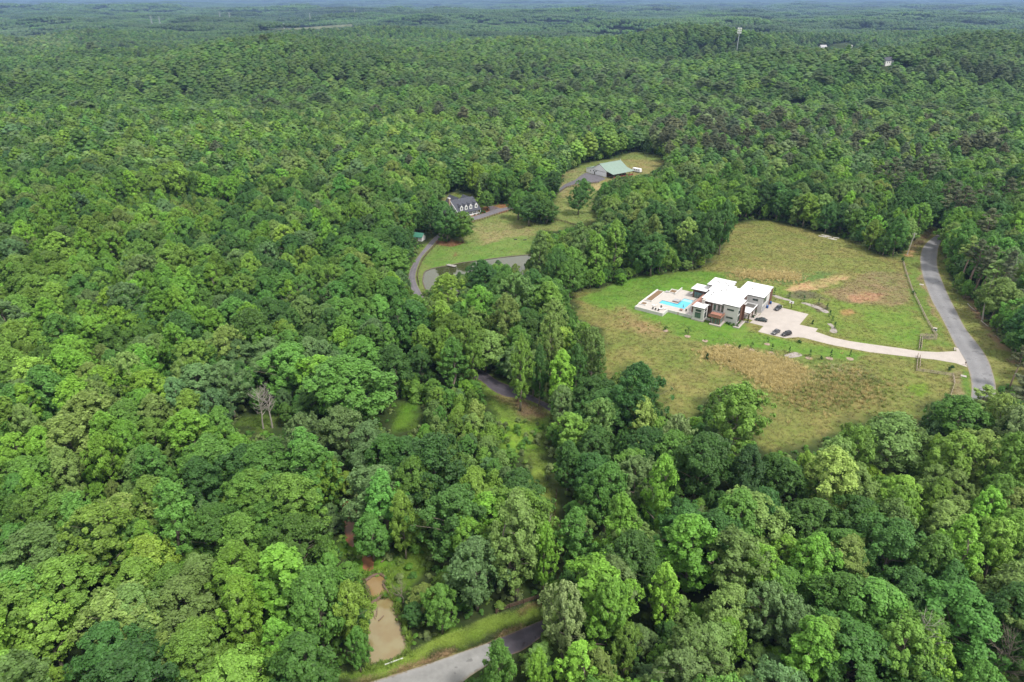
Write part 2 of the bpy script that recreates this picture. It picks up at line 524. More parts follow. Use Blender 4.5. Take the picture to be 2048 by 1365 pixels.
# ------------------------------------------------------------------ geometry-node scatter for masses too many to count
def scatter(name, pts, protos, idx, rot, scl, tint, label, cat):
    """one object: copies of the models at the points, turned, scaled and tinted by point"""
    coll = bpy.data.collections.new(name + '_models')
    for i, me in enumerate(protos):
        o = bpy.data.objects.new('%s_model_%03d' % (name, i), me)
        coll.objects.link(o)
    me = bpy.data.meshes.new(name)
    n = len(pts)
    me.vertices.add(n); me.vertices.foreach_set('co', np.asarray(pts, np.float32).ravel())
    def put(nm, ty, arr, key):
        a = me.attributes.new(nm, ty, 'POINT'); a.data.foreach_set(key, np.ascontiguousarray(arr).ravel())
    put('idx', 'INT', np.asarray(idx, np.int32), 'value')
    rv = np.zeros((n, 3), np.float32); rv[:, 2] = rot
    put('rot', 'FLOAT_VECTOR', rv, 'vector')
    put('scl', 'FLOAT_VECTOR', np.asarray(scl, np.float32), 'vector')
    put('tint', 'FLOAT_VECTOR', np.asarray(tint, np.float32), 'vector')
    me.update()
    ob = link(name, me)
    ng = bpy.data.node_groups.new(name + '_nodes', 'GeometryNodeTree')
    ng.interface.new_socket('Geometry', in_out='INPUT', socket_type='NodeSocketGeometry')
    ng.interface.new_socket('Geometry', in_out='OUTPUT', socket_type='NodeSocketGeometry')
    N, L = ng.nodes, ng.links
    gi, go = N.new('NodeGroupInput'), N.new('NodeGroupOutput')
    ci = N.new('GeometryNodeCollectionInfo'); ci.inputs['Collection'].default_value = coll
    ci.inputs['Separate Children'].default_value = True; ci.inputs['Reset Children'].default_value = True
    ip = N.new('GeometryNodeInstanceOnPoints'); ip.inputs['Pick Instance'].default_value = True
    def na(nm, dt):
        a = N.new('GeometryNodeInputNamedAttribute'); a.data_type = dt; a.inputs['Name'].default_value = nm
        return a.outputs['Attribute']
    er = N.new('FunctionNodeEulerToRotation')
    L.new(gi.outputs[0], ip.inputs['Points']); L.new(ci.outputs[0], ip.inputs['Instance'])
    L.new(na('idx', 'INT'), ip.inputs['Instance Index'])
    L.new(na('rot', 'FLOAT_VECTOR'), er.inputs[0]); L.new(er.outputs[0], ip.inputs['Rotation'])
    L.new(na('scl', 'FLOAT_VECTOR'), ip.inputs['Scale'])
    L.new(ip.outputs[0], go.inputs[0])
    md = ob.modifiers.new('scatter', 'NODES'); md.node_group = ng
    tag(ob, label, cat, kind='stuff')
    return ob

# ------------------------------------------------------------------ where the land lies open (outlines as seen from the camera, turned into ground outlines)
F_FIELD = [(1145, 586), (1195, 580), (1250, 572), (1280, 556), (1335, 549), (1392, 541), (1428, 523), (1452, 482), (1459, 452), (1500, 443), (1535, 441),
           (1562, 449), (1640, 466), (1700, 482), (1748, 507), (1772, 515), (1806, 516), (1812, 503), (1830, 480), (1850, 466), (1872, 456), (1884, 460),
           (1880, 490), (1884, 530), (1895, 560), (1912, 585), (1938, 615), (1965, 645), (1988, 684), (2020, 720), (2060, 748), (2060, 768), (2000, 766), (1985, 772),
           (1965, 800), (1935, 800), (1915, 792), (1905, 795), (1870, 798), (1842, 815), (1832, 850), (1765, 832), (1690, 842), (1662, 872), (1600, 887),
           (1545, 905), (1512, 893), (1525, 850), (1500, 790), (1450, 775), (1400, 800), (1385, 830), (1345, 830), (1330, 815), (1322, 780), (1300, 740),
           (1270, 728), (1240, 732), (1218, 757), (1208, 745), (1215, 690), (1200, 660), (1165, 640), (1150, 610)]
F_FARM = [(868, 477), (845, 494), (826, 522), (815, 550), (822, 572), (838, 584), (852, 580), (866, 566), (880, 552), (905, 544), (940, 538), (962, 522),
          (1010, 516), (1040, 530), (1052, 522), (1060, 480), (1085, 460), (1110, 462), (1150, 448), (1180, 452), (1195, 430), (1180, 420), (1190, 395),
          (1200, 372), (1212, 362), (1245, 349), (1275, 350), (1300, 345), (1330, 325), (1310, 310), (1270, 305), (1250, 310), (1235, 316), (1200, 322), (1160, 332),
          (1135, 345), (1120, 362), (1125, 385), (1108, 400), (1112, 430), (1108, 446), (1085, 452), (1062, 446), (1035, 428), (1022, 410), (990, 412),
          (968, 405), (940, 385), (905, 385), (885, 395), (880, 412), (890, 425), (945, 440), (948, 462), (905, 488), (885, 490)]
F_POOL = [(732, 1158), (748, 1142), (772, 1146), (786, 1200), (796, 1240), (816, 1300), (850, 1292), (1000, 1228), (1072, 1203), (1080, 1240), (1062, 1280),
          (1045, 1296), (1025, 1298), (985, 1286), (960, 1290), (935, 1330), (920, 1368), (640, 1372), (740, 1330), (740, 1215)]
F_CREEK = [(686, 1012), (706, 1012), (712, 1060), (706, 1090), (690, 1062)]
F_CREEK2 = [(727, 1103), (742, 1103), (745, 1140), (728, 1140)]
F_BEND = [(955, 746), (990, 755), (1028, 775), (1060, 795), (1100, 815), (1092, 850), (1084, 902), (1048, 905), (1010, 862), (975, 800)]
F_GLADE = [(796, 808), (822, 800), (834, 830), (826, 858), (794, 864), (784, 848)]
F_STRIP = [(1052, 900), (1085, 900), (1098, 950), (1112, 1000), (1110, 1060), (1096, 1062), (1086, 1000), (1074, 955)]
F_SNAG = [(488, 838), (510, 836), (556, 833), (562, 853), (520, 862), (480, 855)]
F_GRASS = [(775, 1150), (790, 1118), (850, 1085), (878, 1072), (862, 1108), (806, 1180), (790, 1190)]
F_SHED = [(832, 463), (858, 465), (868, 478), (850, 490), (836, 482)]
OPEN = [F_SHED, F_FIELD, F_FARM, F_POOL, F_CREEK, F_CREEK2, F_BEND, F_GLADE, F_STRIP, F_SNAG, F_GRASS]
F_PUFF = [(795, 720), (850, 715), (905, 760), (960, 800), (1010, 870), (1040, 905), (1010, 950), (940, 940), (870, 910), (835, 870), (840, 800), (800, 780)]
F_PUFF2 = [(200, 400), (300, 372), (400, 378), (480, 385), (520, 410), (450, 432), (330, 428), (230, 430)]
def W(poly, z=0.0): return [U(p[0], p[1], z) for p in poly]

# ------------------------------------------------------------------ colours of the ground (real albedo, no light in it)
TAN, LAWN, GOLD, CLAY = (.168, .162, .054), (.108, .180, .032), (.255, .205, .098), (.32, .20, .115)
LAYERS = [   # outline, colour, feather (m), break-up (0-1)
    (F_FIELD, TAN, 7, .15), (F_FARM, (.150, .170, .056), 6, .15),
    ([(1120, 350), (1240, 318), (1330, 322), (1300, 345), (1200, 375), (1120, 400)], (.21, .185, .075), 6, .1),
    ([(855, 500), (1000, 470), (1100, 480), (1060, 512), (900, 530), (850, 545)], (.125, .19, .045), 8, .4),
    ([(950, 450), (1040, 440), (1060, 470), (960, 490)], (.21, .19, .085), 6, .6),
    ([(1150, 600), (1200, 582), (1275, 553), (1400, 542), (1450, 545), (1440, 600), (1500, 665), (1640, 690), (1735, 712), (1700, 724), (1600, 706),
      (1500, 695), (1430, 690), (1340, 668), (1285, 640), (1230, 622)], LAWN, 3.5, .2),
    ([(1545, 572), (1640, 582), (1800, 640), (1860, 690), (1840, 702), (1790, 694), (1700, 682), (1640, 655), (1620, 628), (1560, 612)], (.165, .200, .048), 4, .3),
    ([(1700, 610), (1810, 600), (1850, 660), (1838, 690), (1760, 680)], (.135, .205, .040), 6, .45),
    ([(1450, 545), (1560, 548), (1680, 545), (1640, 565), (1570, 570), (1500, 562)], (.11, .165, .048), 5, .5),
    ([(1450, 700), (1400, 688), (1600, 708), (1700, 725), (1690, 745), (1610, 735), (1500, 706)], (.14, .175, .05), 4, .5),
    ([(1640, 590), (1740, 545), (1806, 545), (1822, 590), (1790, 612), (1700, 606)], (.23, .17, .095), 5, .35),
    ([(1570, 582), (1610, 565), (1682, 550), (1703, 555), (1662, 570), (1600, 586)], (.42, .29, .16), 2.5, .45),
    ([(1690, 594), (1730, 584), (1765, 592), (1750, 603), (1705, 604)], CLAY, 2.5, .5),
    ([(1680, 622), (1706, 618), (1712, 628), (1690, 632)], (.36, .19, .10), 1.8, .4),
    ([(1780, 590), (1810, 582), (1818, 606), (1795, 610)], (.22, .165, .09), 6, .5),
    ([(1412, 705), (1440, 700), (1500, 708), (1560, 722), (1608, 742), (1602, 762), (1572, 784), (1545, 775), (1500, 745), (1440, 722), (1415, 712)], GOLD, 6, .35),
    ([(1478, 546), (1530, 546), (1600, 552), (1590, 560), (1520, 557), (1478, 553)], (.33, .235, .10), 2.5, .5),
    ([(1240, 615), (1290, 640), (1340, 665), (1330, 690), (1270, 660), (1230, 635)], (.235, .190, .085), 9, .3),
    ([(1570, 800), (1650, 745), (1745, 748), (1760, 775), (1700, 800), (1610, 815)], (.20, .155, .065), 4, .4),
    ([(1610, 748), (1740, 742), (1750, 762), (1660, 770)], (.115, .125, .058), 4, .55),
    ([(1640, 728), (1720, 735), (1740, 752), (1680, 750)], (.29, .235, .15), 3, .6),
    ([(1812, 770), (1850, 765), (1860, 785), (1835, 790)], (.15, .215, .03), 2, .3),
    ([(1560, 590), (1610, 580), (1660, 600), (1600, 600)], (.13, .12, .07), 3, .6),
    ([(1620, 610), (1640, 606), (1660, 622), (1640, 626)], (.15, .12, .075), 2.5, .5),
    ([(1806, 516), (1840, 516), (1850, 590), (1900, 690), (1865, 690), (1830, 620)], (.140, .190, .045), 2.5, .4),
    ([(1845, 520), (1832, 540), (1860, 620), (1875, 640), (1862, 600), (1850, 560)], (.24, .185, .10), 1.6, .5),
    ([(1905, 745), (1922, 740), (1925, 800), (1905, 815), (1890, 815)], (.225, .185, .10), 1.6, .4),
    ([(1925, 735), (1940, 745), (1946, 780), (1938, 810), (1925, 800)], (.12, .185, .04), 1.5, .3),
    ([(1812, 505), (1835, 478), (1875, 456), (1850, 480), (1836, 505)], (.17, .115, .07), 3, .4),
    ([(1812, 515), (1816, 500), (1832, 502), (1828, 515)], (.38, .22, .12), 1.5, .5),
    ([(1884, 510), (1900, 560), (1960, 640), (2048, 740), (2048, 770), (1990, 765), (1930, 655), (1880, 545)], (.170, .180, .058), 3, .4),
    ([(1915, 565), (1945, 600), (1985, 660), (2048, 738), (2048, 750), (1990, 690), (1930, 605)], (.185, .125, .080), 3, .5),
    ([(640, 1372), (820, 1306), (1000, 1228), (1080, 1200), (1090, 1240), (975, 1262), (740, 1366)], (.22, .32, .05), 2, .2),
    ([(700, 1372), (839, 1325), (920, 1297), (974, 1278), (1045, 1252), (1045, 1258), (974, 1288), (839, 1336), (737, 1372)], (.30, .225, .12), 1.0, .3),
    ([(1030, 1222), (1080, 1200), (1090, 1205), (1040, 1232)], (.22, .12, .085), 1.2, .3),
    (F_GRASS, (.155, .25, .035), 4, .2), (F_GLADE, (.13, .26, .026), 5, .2), (F_SNAG, (.12, .19, .035), 4, .3), (F_STRIP, (.18, .24, .045), 3, .3),
    ([(680, 1095), (720, 1060), (745, 1100), (800, 1110), (790, 1150), (730, 1150)], (.13, .25, .03), 5, .3),
    (F_BEND, (.17, .255, .045), 5, .3), ([(978, 790), (1020, 792), (1030, 815), (995, 808)], (.24, .215, .085), 2, .2),
    ([(1000, 835), (1050, 845), (1080, 900), (1020, 900), (980, 870)], (.17, .29, .036), 5, .3),
    ([(1020, 800), (1060, 800), (1100, 825), (1050, 850)], (.16, .115, .065), 4, .4),
    ([(965, 415), (1018, 408), (1022, 420), (1000, 428), (980, 422), (950, 440), (935, 438)], (.24, .105, .055), 2.5, .2),
    ([(870, 482), (905, 480), (930, 486), (900, 494), (872, 490)], (.18, .085, .05), 2, .3),
    ([(1125, 345), (1160, 335), (1185, 345), (1150, 372), (1115, 395), (1110, 375)], (.20, .19, .085), 3, .2),
    ([(1182, 370), (1200, 366), (1205, 378), (1190, 382)], (.34, .25, .14), 2, .4),
    ([(908, 512), (911, 505), (917, 507), (914, 512)], (.17, .09, .05), 1, .2),
    ([(1096, 1060), (1112, 1050), (1120, 1075), (1104, 1080)], (.28, .16, .085), 2, .5),
]
_LW = [(W(p), np.array(c) * (.86 if i > 1 and c not in (LAWN, GOLD) else 1), f, b) for i, (p, c, f, b) in enumerate(LAYERS)]
def ground_color(x, y):
    x, y = np.asarray(x, float), np.asarray(y, float)
    col = np.empty(x.shape + (3,)); col[:] = (.034, .046, .017)
    n0 = fbm(x / 9, y / 9, 21, 3)
    col *= (0.7 + .6 * n0)[..., None]
    wx = x + (fbm(x / 7, y / 7, 5, 3) - .5) * 5; wy = y + (fbm(x / 7, y / 7, 6, 3) - .5) * 5
    n1 = fbm(x / 3.2, y / 3.2, 31, 3); n2 = fbm(x / 12, y / 12, 41, 3)
    for i, (w, c, f, b) in enumerate(_LW):
        xs = [p[0] for p in w]; ys = [p[1] for p in w]
        m = (x > min(xs) - f - 4) & (x < max(xs) + f + 4) & (y > min(ys) - f - 4) & (y < max(ys) + f + 4)
        if not m.any(): continue
        d = sdist(w, wx[m], wy[m])
        a = 1 - sstep(-f * .5, f * .5, d + (n1[m] - .5) * f * 2.2 * b)
        a = a * (1 - b * sstep(.42, .62, n2[m] * .5 + n1[m] * .5) * .9)
        col[m] = col[m] * (1 - a[:, None]) + c * a[:, None]
    # open grass: greener and drier blotches, stronger along the mowing direction
    g = fbm(x / 15 + 4, y / 15, 51, 4); g2 = fbm(x / 4.0, y / 1.6, 61, 3)
    br = np.clip((col.sum(-1) - .12) * 8, 0, 1)
    k = (g - .5) * 1.1 * br
    k2 = (g2 - .5) * .75 * br
    col = col * np.stack([1 + k * .38 + k2 * .42, 1 + k * .04 + k2 * .32, 1 + k * .36 + k2 * .38], -1)
    return np.clip(col, .01, .6)

def axis(lo, hi, step, far_lo, far_hi, grow):
    a = list(np.arange(lo, hi + step * .5, step)); s = step
    while a[-1] < far_hi: s *= grow; a.append(a[-1] + s)
    s = step; b = []
    c = lo
    while c > far_lo: s *= grow; c -= s; b.append(c)
    return np.array(b[::-1] + a)
gx = axis(-60, 300, 1.0, -34000, 34000, 1.13)
gy = axis(150, 545, 1.0, -400, 42000, 1.10)
gy = np.unique(np.concatenate([gy, np.arange(88, 150, 1.2)]))
GX, GY = np.meshgrid(gx, gy)
gv = np.stack([GX, GY, terr(GX, GY)], -1).reshape(-1, 3)
nx, ny = len(gx), len(gy)
ii = (np.arange(ny - 1)[:, None] * nx + np.arange(nx - 1)[None]).ravel()
gf = np.stack([ii, ii + 1, ii + nx + 1, ii + nx], -1).astype(np.int32)
g_me = bpy.data.meshes.new('ground')
g_me.vertices.add(len(gv)); g_me.vertices.foreach_set('co', gv.astype(np.float32).ravel())
g_me.loops.add(gf.size); g_me.loops.foreach_set('vertex_index', gf.ravel())
g_me.polygons.add(len(gf)); g_me.polygons.foreach_set('loop_start', np.arange(0, gf.size, 4, dtype=np.int32))
gc = ground_color(gv[:, 0], gv[:, 1])
_a = g_me.attributes.new('soil', 'FLOAT_VECTOR', 'POINT'); _a.data.foreach_set('vector', gc.astype(np.float32).ravel())
g_me.update(calc_edges=True)
g_me.polygons.foreach_set('use_smooth', np.ones(len(gf), bool))
def ground_mat():
    m = bpy.data.materials.new('ground_cover'); m.use_nodes = True
    nt = m.node_tree; N, L = nt.nodes, nt.links
    b = N['Principled BSDF']; b.inputs['Roughness'].default_value = .95; b.inputs['Specular IOR Level'].default_value = .08
    at = N.new('ShaderNodeAttribute'); at.attribute_name = 'soil'
    tc = N.new('ShaderNodeTexCoord')
    def noise(s, d=5):
        n = N.new('ShaderNodeTexNoise'); n.inputs['Scale'].default_value = s; n.inputs['Detail'].default_value = d
        n.inputs['Roughness'].default_value = .7
        L.new(tc.outputs['Object'], n.inputs['Vector']); return n
    n1, n2 = noise(.55), noise(.12, 4)
    m1 = N.new('ShaderNodeMapRange'); m1.inputs['From Min'].default_value, m1.inputs['From Max'].default_value = .3, .7
    m1.inputs['To Min'].default_value, m1.inputs['To Max'].default_value = .80, 1.18
    L.new(n1.outputs['Fac'], m1.inputs['Value'])
    s1 = N.new('ShaderNodeVectorMath'); s1.operation = 'SCALE'
    L.new(at.outputs['Vector'], s1.inputs[0]); L.new(m1.outputs['Result'], s1.inputs['Scale'])
    mx = N.new('ShaderNodeMix'); mx.data_type = 'RGBA'; mx.blend_type = 'MULTIPLY'
    m2 = N.new('ShaderNodeMapRange'); m2.inputs['From Min'].default_value, m2.inputs['From Max'].default_value = .4, .62
    L.new(n2.outputs['Fac'], m2.inputs['Value']); L.new(m2.outputs['Result'], mx.inputs['Factor'])
    L.new(s1.outputs['Vector'], mx.inputs['A']); mx.inputs['B'].default_value = (.78, .98, .72, 1)
    L.new(mx.outputs['Result'], b.inputs['Base Color'])
    bp = N.new('ShaderNodeBump'); bp.inputs['Strength'].default_value = .7; bp.inputs['Distance'].default_value = .25
    n3 = noise(1.6, 4); L.new(n3.outputs['Fac'], bp.inputs['Height']); L.new(bp.outputs['Normal'], b.inputs['Normal'])
    return m
g_me.materials.append(ground_mat())
ground = tag(link('ground', g_me), 'rolling land under the woods with tan and green open grass', 'ground', kind='structure')

# ------------------------------------------------------------------ the woods: species and colour by place
PAL = {'lime': (.145, .292, .034), 'ygreen': (.148, .264, .040), 'mid': (.090, .200, .034), 'dark': (.056, .134, .028), 'blue': (.112, .198, .066),
       'olive': (.150, .238, .058), 'brown': (.092, .116, .054), 'pale': (.185, .258, .095), 'shade': (.036, .086, .024)}
PN = list(PAL)
KFOR = {'lime': ([('tall', .4), ('oval', .3), ('feather', .3)]), 'ygreen': ([('oval', .4), ('feather', .3), ('broad', .3)]),
        'mid': ([('broad', .5), ('oval', .35), ('tall', .15)]), 'dark': ([('broad', .65), ('oval', .35)]),
        'blue': ([('feather', .5), ('broad', .5)]), 'olive': ([('feather', .35), ('oval', .35), ('broad', .3)]),
        'brown': ([('pine', 1)]), 'pale': ([('feather', .8), ('tall', .2)]), 'shade': ([('broad', 1)])}
BASE_W = dict(lime=.10, ygreen=.20, mid=.33, dark=.18, blue=.11, olive=.15, brown=.012, pale=.02, shade=0)
REGIONS = [   # picture place, size, weights: what grows there
    (180, 1000, 330, 330, dict(lime=.9, ygreen=.5, olive=.25, mid=.08)), (130, 700, 220, 160, dict(lime=.7, ygreen=.5, olive=.3, mid=.1)),
    (520, 900, 200, 260, dict(mid=.45, blue=.4, dark=.25)), (560, 620, 250, 150, dict(mid=.4, dark=.35, blue=.35)),
    (100, 470, 220, 110, dict(olive=.5, ygreen=.3, mid=.2, lime=.12)), (400, 320, 90, 50, dict(lime=.5, ygreen=1.0)), (90, 360, 170, 60, dict(dark=.5, blue=.5, mid=.2)),
    (650, 350, 200, 60, dict(dark=.5, mid=.5, olive=.2)), (1000, 620, 170, 120, dict(dark=.55, mid=.5, olive=.25, lime=.05)),
    (1310, 470, 140, 60, dict(olive=.6, ygreen=.4, dark=.3)), (1260, 420, 120, 50, dict(mid=.5, dark=.4)), (1600, 400, 230, 60, dict(mid=.5, dark=.4, olive=.2)),
    (1600, 470, 150, 25, dict(lime=.8, ygreen=.5)),
    (1470, 270, 110, 30, dict(brown=.35)), (1880, 370, 70, 45, dict(brown=.4, dark=.4)), (1960, 560, 50, 70, dict(brown=.15, ygreen=.4, mid=.7)), (2020, 790, 60, 50, dict(brown=1.3)),
    (850, 190, 160, 28, dict(brown=.18)), (1900, 145, 120, 10, dict(brown=1.0, shade=.6)), (1180, 180, 120, 25, dict(brown=.2)), (1500, 190, 150, 20, dict(brown=.15)),
    (1480, 950, 150, 80, dict(dark=.7, mid=.5)), (1250, 1000, 150, 120, dict(mid=.6, lime=.15, dark=.3)), (1800, 980, 260, 110, dict(olive=.75, ygreen=.3, mid=.15)),
    (1500, 1180, 200, 130, dict(olive=.4, mid=.3, lime=.25)), (1850, 1200, 250, 160, dict(ygreen=.35, olive=.35, mid=.45, lime=.15)), (1250, 1300, 200, 80, dict(mid=.6, blue=.2, lime=.2)),
    (960, 1120, 130, 100, dict(mid=.45, dark=.4, blue=.25, olive=.2)), (700, 230, 300, 70, dict(olive=.4, ygreen=.45, mid=.3)), (1000, 260, 300, 60, dict(ygreen=.4, mid=.3, olive=.2)),
    (1950, 480, 90, 50, dict(mid=.7, lime=.2)), (45, 75, 60, 12, dict(pale=1.5)),
]
def species(px, py, x, y, rng):
    n = len(px)
    w = np.tile(np.array([BASE_W[k] for k in PN]), (n, 1))
    for cx, cy, sx, sy, d in REGIONS:
        g = np.exp(-.5 * (((px - cx) / sx) ** 2 + ((py - cy) / sy) ** 2))
        for k, v in d.items(): w[:, PN.index(k)] += g * v * 2
    for i in range(len(PN)):      # stands of one kind
        w[:, i] *= .15 + 1.7 * np.clip((fbm(x / 38, y / 38, 200 + 7 * i, 2) - .32) * 2.6, 0, 1.4)
    w += 1e-4
    c = np.cumsum(w / w.sum(1, keepdims=True), 1)
    return np.minimum((rng.uniform(0, 1, (n, 1)) > c).sum(1), len(PN) - 1)
def tint_of(ci, rng, x=None, y=None):
    t = np.array([PAL[PN[i]] for i in ci])
    n = len(t)
    v = np.exp(rng.normal(0, .16, n)); h = rng.normal(0, .07, n)
    t = t * v[:, None] * np.stack([1 + h, np.ones(n), 1 - h * .6], -1)
    return np.clip(t, .008, .4)

# prominent trees read off the photograph: top x, top y, foot y, crown width (px), kind, colour
KEY = [
    (893, 403, 484, 62, 'broad', 'dark'), (926, 424, 485, 50, 'broad', 'mid'), (1036, 380, 440, 44, 'broad', 'mid'), (1058, 390, 452, 56, 'broad', 'dark'),
    (1092, 398, 447, 46, 'broad', 'dark'), (1102, 342, 398, 48, 'broad', 'dark'), (1165, 358, 412, 36, 'broad', 'mid'), (1156, 376, 430, 42, 'broad', 'dark'),
    (960, 366, 418, 20, 'cone', 'ygreen'), (975, 382, 420, 34, 'broad', 'mid'), (1055, 345, 402, 40, 'oval', 'olive'), (1020, 352, 408, 40, 'oval', 'mid'),
    (968, 520, 605, 80, 'broad', 'dark'), (898, 548, 640, 70, 'oval', 'ygreen'), (1032, 548, 650, 70, 'feather', 'olive'), (1000, 545, 640, 60, 'broad', 'mid'),
    (1078, 462, 566, 44, 'tall', 'olive'), (1110, 498, 590, 54, 'broad', 'dark'), (1156, 445, 560, 56, 'tall', 'olive'), (1190, 470, 565, 50, 'tall', 'ygreen'),
    (1228, 440, 552, 52, 'tall', 'ygreen'), (1278, 424, 520, 44, 'tall', 'olive'), (1302, 430, 532, 44, 'tall', 'olive'), (1366, 435, 524, 48, 'tall', 'olive'),
    (1410, 420, 528, 60, 'broad', 'dark'), (1438, 400, 510, 50, 'broad', 'dark'),
    (948, 655, 778, 46, 'tall', 'ygreen'), (1040, 668, 822, 50, 'tall', 'ygreen'), (1117, 700, 826, 66, 'tall', 'lime'), (1078, 690, 812, 40, 'oval', 'dark'),
    (1180, 655, 778, 62, 'feather', 'olive'), (1150, 690, 800, 50, 'broad', 'dark'), (1100, 625, 760, 60, 'feather', 'olive'), (1010, 590, 720, 70, 'oval', 'olive'),
    (1268, 728, 880, 104, 'broad', 'dark'), (1460, 775, 925, 124, 'feather', 'ygreen'), (1345, 830, 935, 56, 'feather', 'pale'), (1385, 865, 1010, 110, 'broad', 'dark'),
    (1480, 895, 1010, 90, 'broad', 'shade'), (1310, 908, 1085, 66, 'tall', 'lime'), (1195, 800, 915, 64, 'feather', 'olive'), (1280, 795, 900, 66, 'oval', 'olive'),
    (1140, 830, 925, 74, 'feather', 'ygreen'), (1210, 930, 1070, 96, 'broad', 'mid'),
    (700, 712, 858, 170, 'broad', 'mid'), (585, 690, 800, 112, 'broad', 'mid'), (470, 725, 842, 84, 'feather', 'blue'), (690, 812, 915, 90, 'broad', 'blue'),
    (610, 1028, 1150, 116, 'broad', 'mid'), (648, 1140, 1310, 128, 'broad', 'mid'), (712, 1165, 1300, 84, 'oval', 'ygreen'), (722, 1255, 1345, 50, 'broad', 'mid'), (1012, 530, 622, 56, 'broad', 'mid'), (505, 1155, 1335, 92, 'tall', 'lime'), (440, 1010, 1130, 104, 'broad', 'mid'),
    (400, 820, 935, 100, 'oval', 'lime'), (235, 870, 1000, 76, 'feather', 'lime'), (90, 810, 940, 70, 'oval', 'olive'), (330, 890, 1010, 84, 'oval', 'mid'),
    (1030, 985, 1200, 108, 'tall', 'olive'), (1088, 1045, 1185, 48, 'tall', 'lime'), (955, 1075, 1222, 112, 'broad', 'blue'), (885, 1172, 1268, 74, 'broad', 'mid'),
    (1000, 1282, 1440, 76, 'oval', 'mid'), (1075, 1300, 1440, 54, 'tall', 'lime'), (1125, 1168, 1330, 92, 'feather', 'pale'), (812, 985, 1118, 58, 'oval', 'ygreen'),
    (748, 1030, 1122, 84, 'broad', 'mid'), (1900, 795, 885, 110, 'broad', 'mid'), (1765, 828, 945, 132, 'broad', 'olive'), (1975, 790, 900, 60, 'feather', 'olive'),
    (2000, 815, 930, 70, 'feather', 'pale'), (1635, 900, 1050, 110, 'oval', 'olive'),
    (1935, 478, 580, 40, 'pine', 'brown'), (1958, 490, 592, 42, 'pine', 'brown'), (1972, 520, 612, 46, 'pine', 'olive'), (1950, 515, 590, 36, 'pine', 'brown'),
    (1990, 500, 618, 36, 'pine', 'brown'), (1918, 470, 572, 34, 'pine', 'olive'), (2036, 570, 640, 46, 'pine', 'brown'), (1945, 770, 860, 54, 'pine', 'olive'), (2030, 745, 850, 70, 'pine', 'brown'),
    (1905, 440, 545, 62, 'broad', 'mid'), (1930, 560, 585, 30, 'broad', 'mid'),
    (1632, 424, 460, 34, 'oval', 'lime'), (1704, 418, 478, 46, 'oval', 'ygreen'), (1738, 440, 500, 40, 'oval', 'ygreen'), (1785, 430, 512, 46, 'broad', 'mid'), (1765, 470, 512, 30, 'broad', 'dark'),
]
def place(rng):
    T = []
    for tx, ty, by, wpx, k, c in KEY:
        x, y = U(tx, by)
        # height from the ray to the top at the foot's distance
        u = 682.5 - ty
        t = y / (FPX * CP + u * SP)
        h = CAM_H + t * (-FPX * SP + u * CP)
        d = P(x, y, h * .6)[2]
        T.append((x, y, wpx * d / FPX / 2, h, KINDS.index(k), PN.index(c), 1))
    return T
key_trees = place(RNG)

def candidates(y0, y1, cell, rng, margin=40, slope=.70):
    out = []
    ys = np.arange(y0, y1, cell)
    for j, yy in enumerate(ys):
        hw = slope * yy + margin
        xs = np.arange(-hw, hw, cell) + (cell / 2 if j % 2 else 0)
        out.append(np.stack([xs + rng.uniform(-.45, .45, len(xs)) * cell, yy + rng.uniform(-.45, .45, len(xs)) * cell], -1))
    return np.concatenate(out)
def clear_of_open(x, y, r, h, cb, shrink=.8):
    """keeps a crown from standing in, or hiding, what lies open in the photograph"""
    ok = np.ones(len(x), bool)
    bx, by, bd = P(x, y, 0 * x)
    cx, cy, cd = P(x, y, h * (1 + cb) / 2)
    s = FPX / cd
    rx = r * s * shrink; ry = (h * (1 - cb) / 2 * CP + r * SP * .8) * s * shrink
    for poly in OPEN:
        xs = [p[0] for p in poly]; ys = [p[1] for p in poly]
        m = (cx > min(xs) - 150) & (cx < max(xs) + 150) & (cy > min(ys) - 200) & (cy < max(ys) + 150)
        if not m.any(): continue
        bad = inside(poly, bx[m], by[m]) | inside(poly, cx[m], cy[m])
        for a in np.arange(0, 6.28, 6.2832 / 14):
            bad |= inside(poly, cx[m] + rx[m] * math.cos(a), cy[m] + ry[m] * math.sin(a))
        q = ok[m]; q[bad] = False; ok[m] = q
    return ok
def choose_kind(ci, rng):
    out = np.zeros(len(ci), int)
    u = rng.uniform(0, 1, len(ci))
    for c in range(len(PN)):
        m = ci == c
        opts = KFOR[PN[c]]
        cum = np.cumsum([p for _, p in opts])
        out[m] = np.array([KINDS.index(o[0]) for o in opts])[np.minimum((u[m][:, None] > cum[None]).sum(1), len(opts) - 1)]
    return out
CB = np.array([SPEC[k]['cb'] for k in KINDS])
BR = np.array([BASE_R[k] for k in KINDS]); BH = np.array([BASE_H[k] for k in KINDS])

rng = np.random.default_rng(77)
c = candidates(58, 720, 8.7, rng)
x, y = c[:, 0], c[:, 1]
px, py, dd = P(x, y, terr(x, y) + 11)
ci = species(px, py, x, y, rng)
ki = choose_kind(ci, rng)
sz = np.exp(rng.normal(0, .15, len(x))) * (.76 + .48 * fbm(x / 42, y / 42, 301, 2))
r = 1.26 * BR[ki] * sz * rng.uniform(.85, 1.1, len(x)) * (1 + .12 * sstep(300, 600, y)); h = BH[ki] * sz ** .6 * rng.uniform(.9, 1.1, len(x))
r = np.where(KINDS.index('pine') == ki, r, np.minimum(r, 8.4))
pf = inside(F_PUFF, px, py) | inside(F_PUFF2, px, py)
ki[pf] = KINDS.index('puffy'); ci[pf] = np.where(rng.uniform(0, 1, pf.sum()) < .65, PN.index('ygreen'), PN.index('olive'))
r[pf] = rng.uniform(2.6, 4.2, pf.sum()); h[pf] = rng.uniform(6.5, 9.5, pf.sum())
edge_small = np.zeros(len(x), bool)
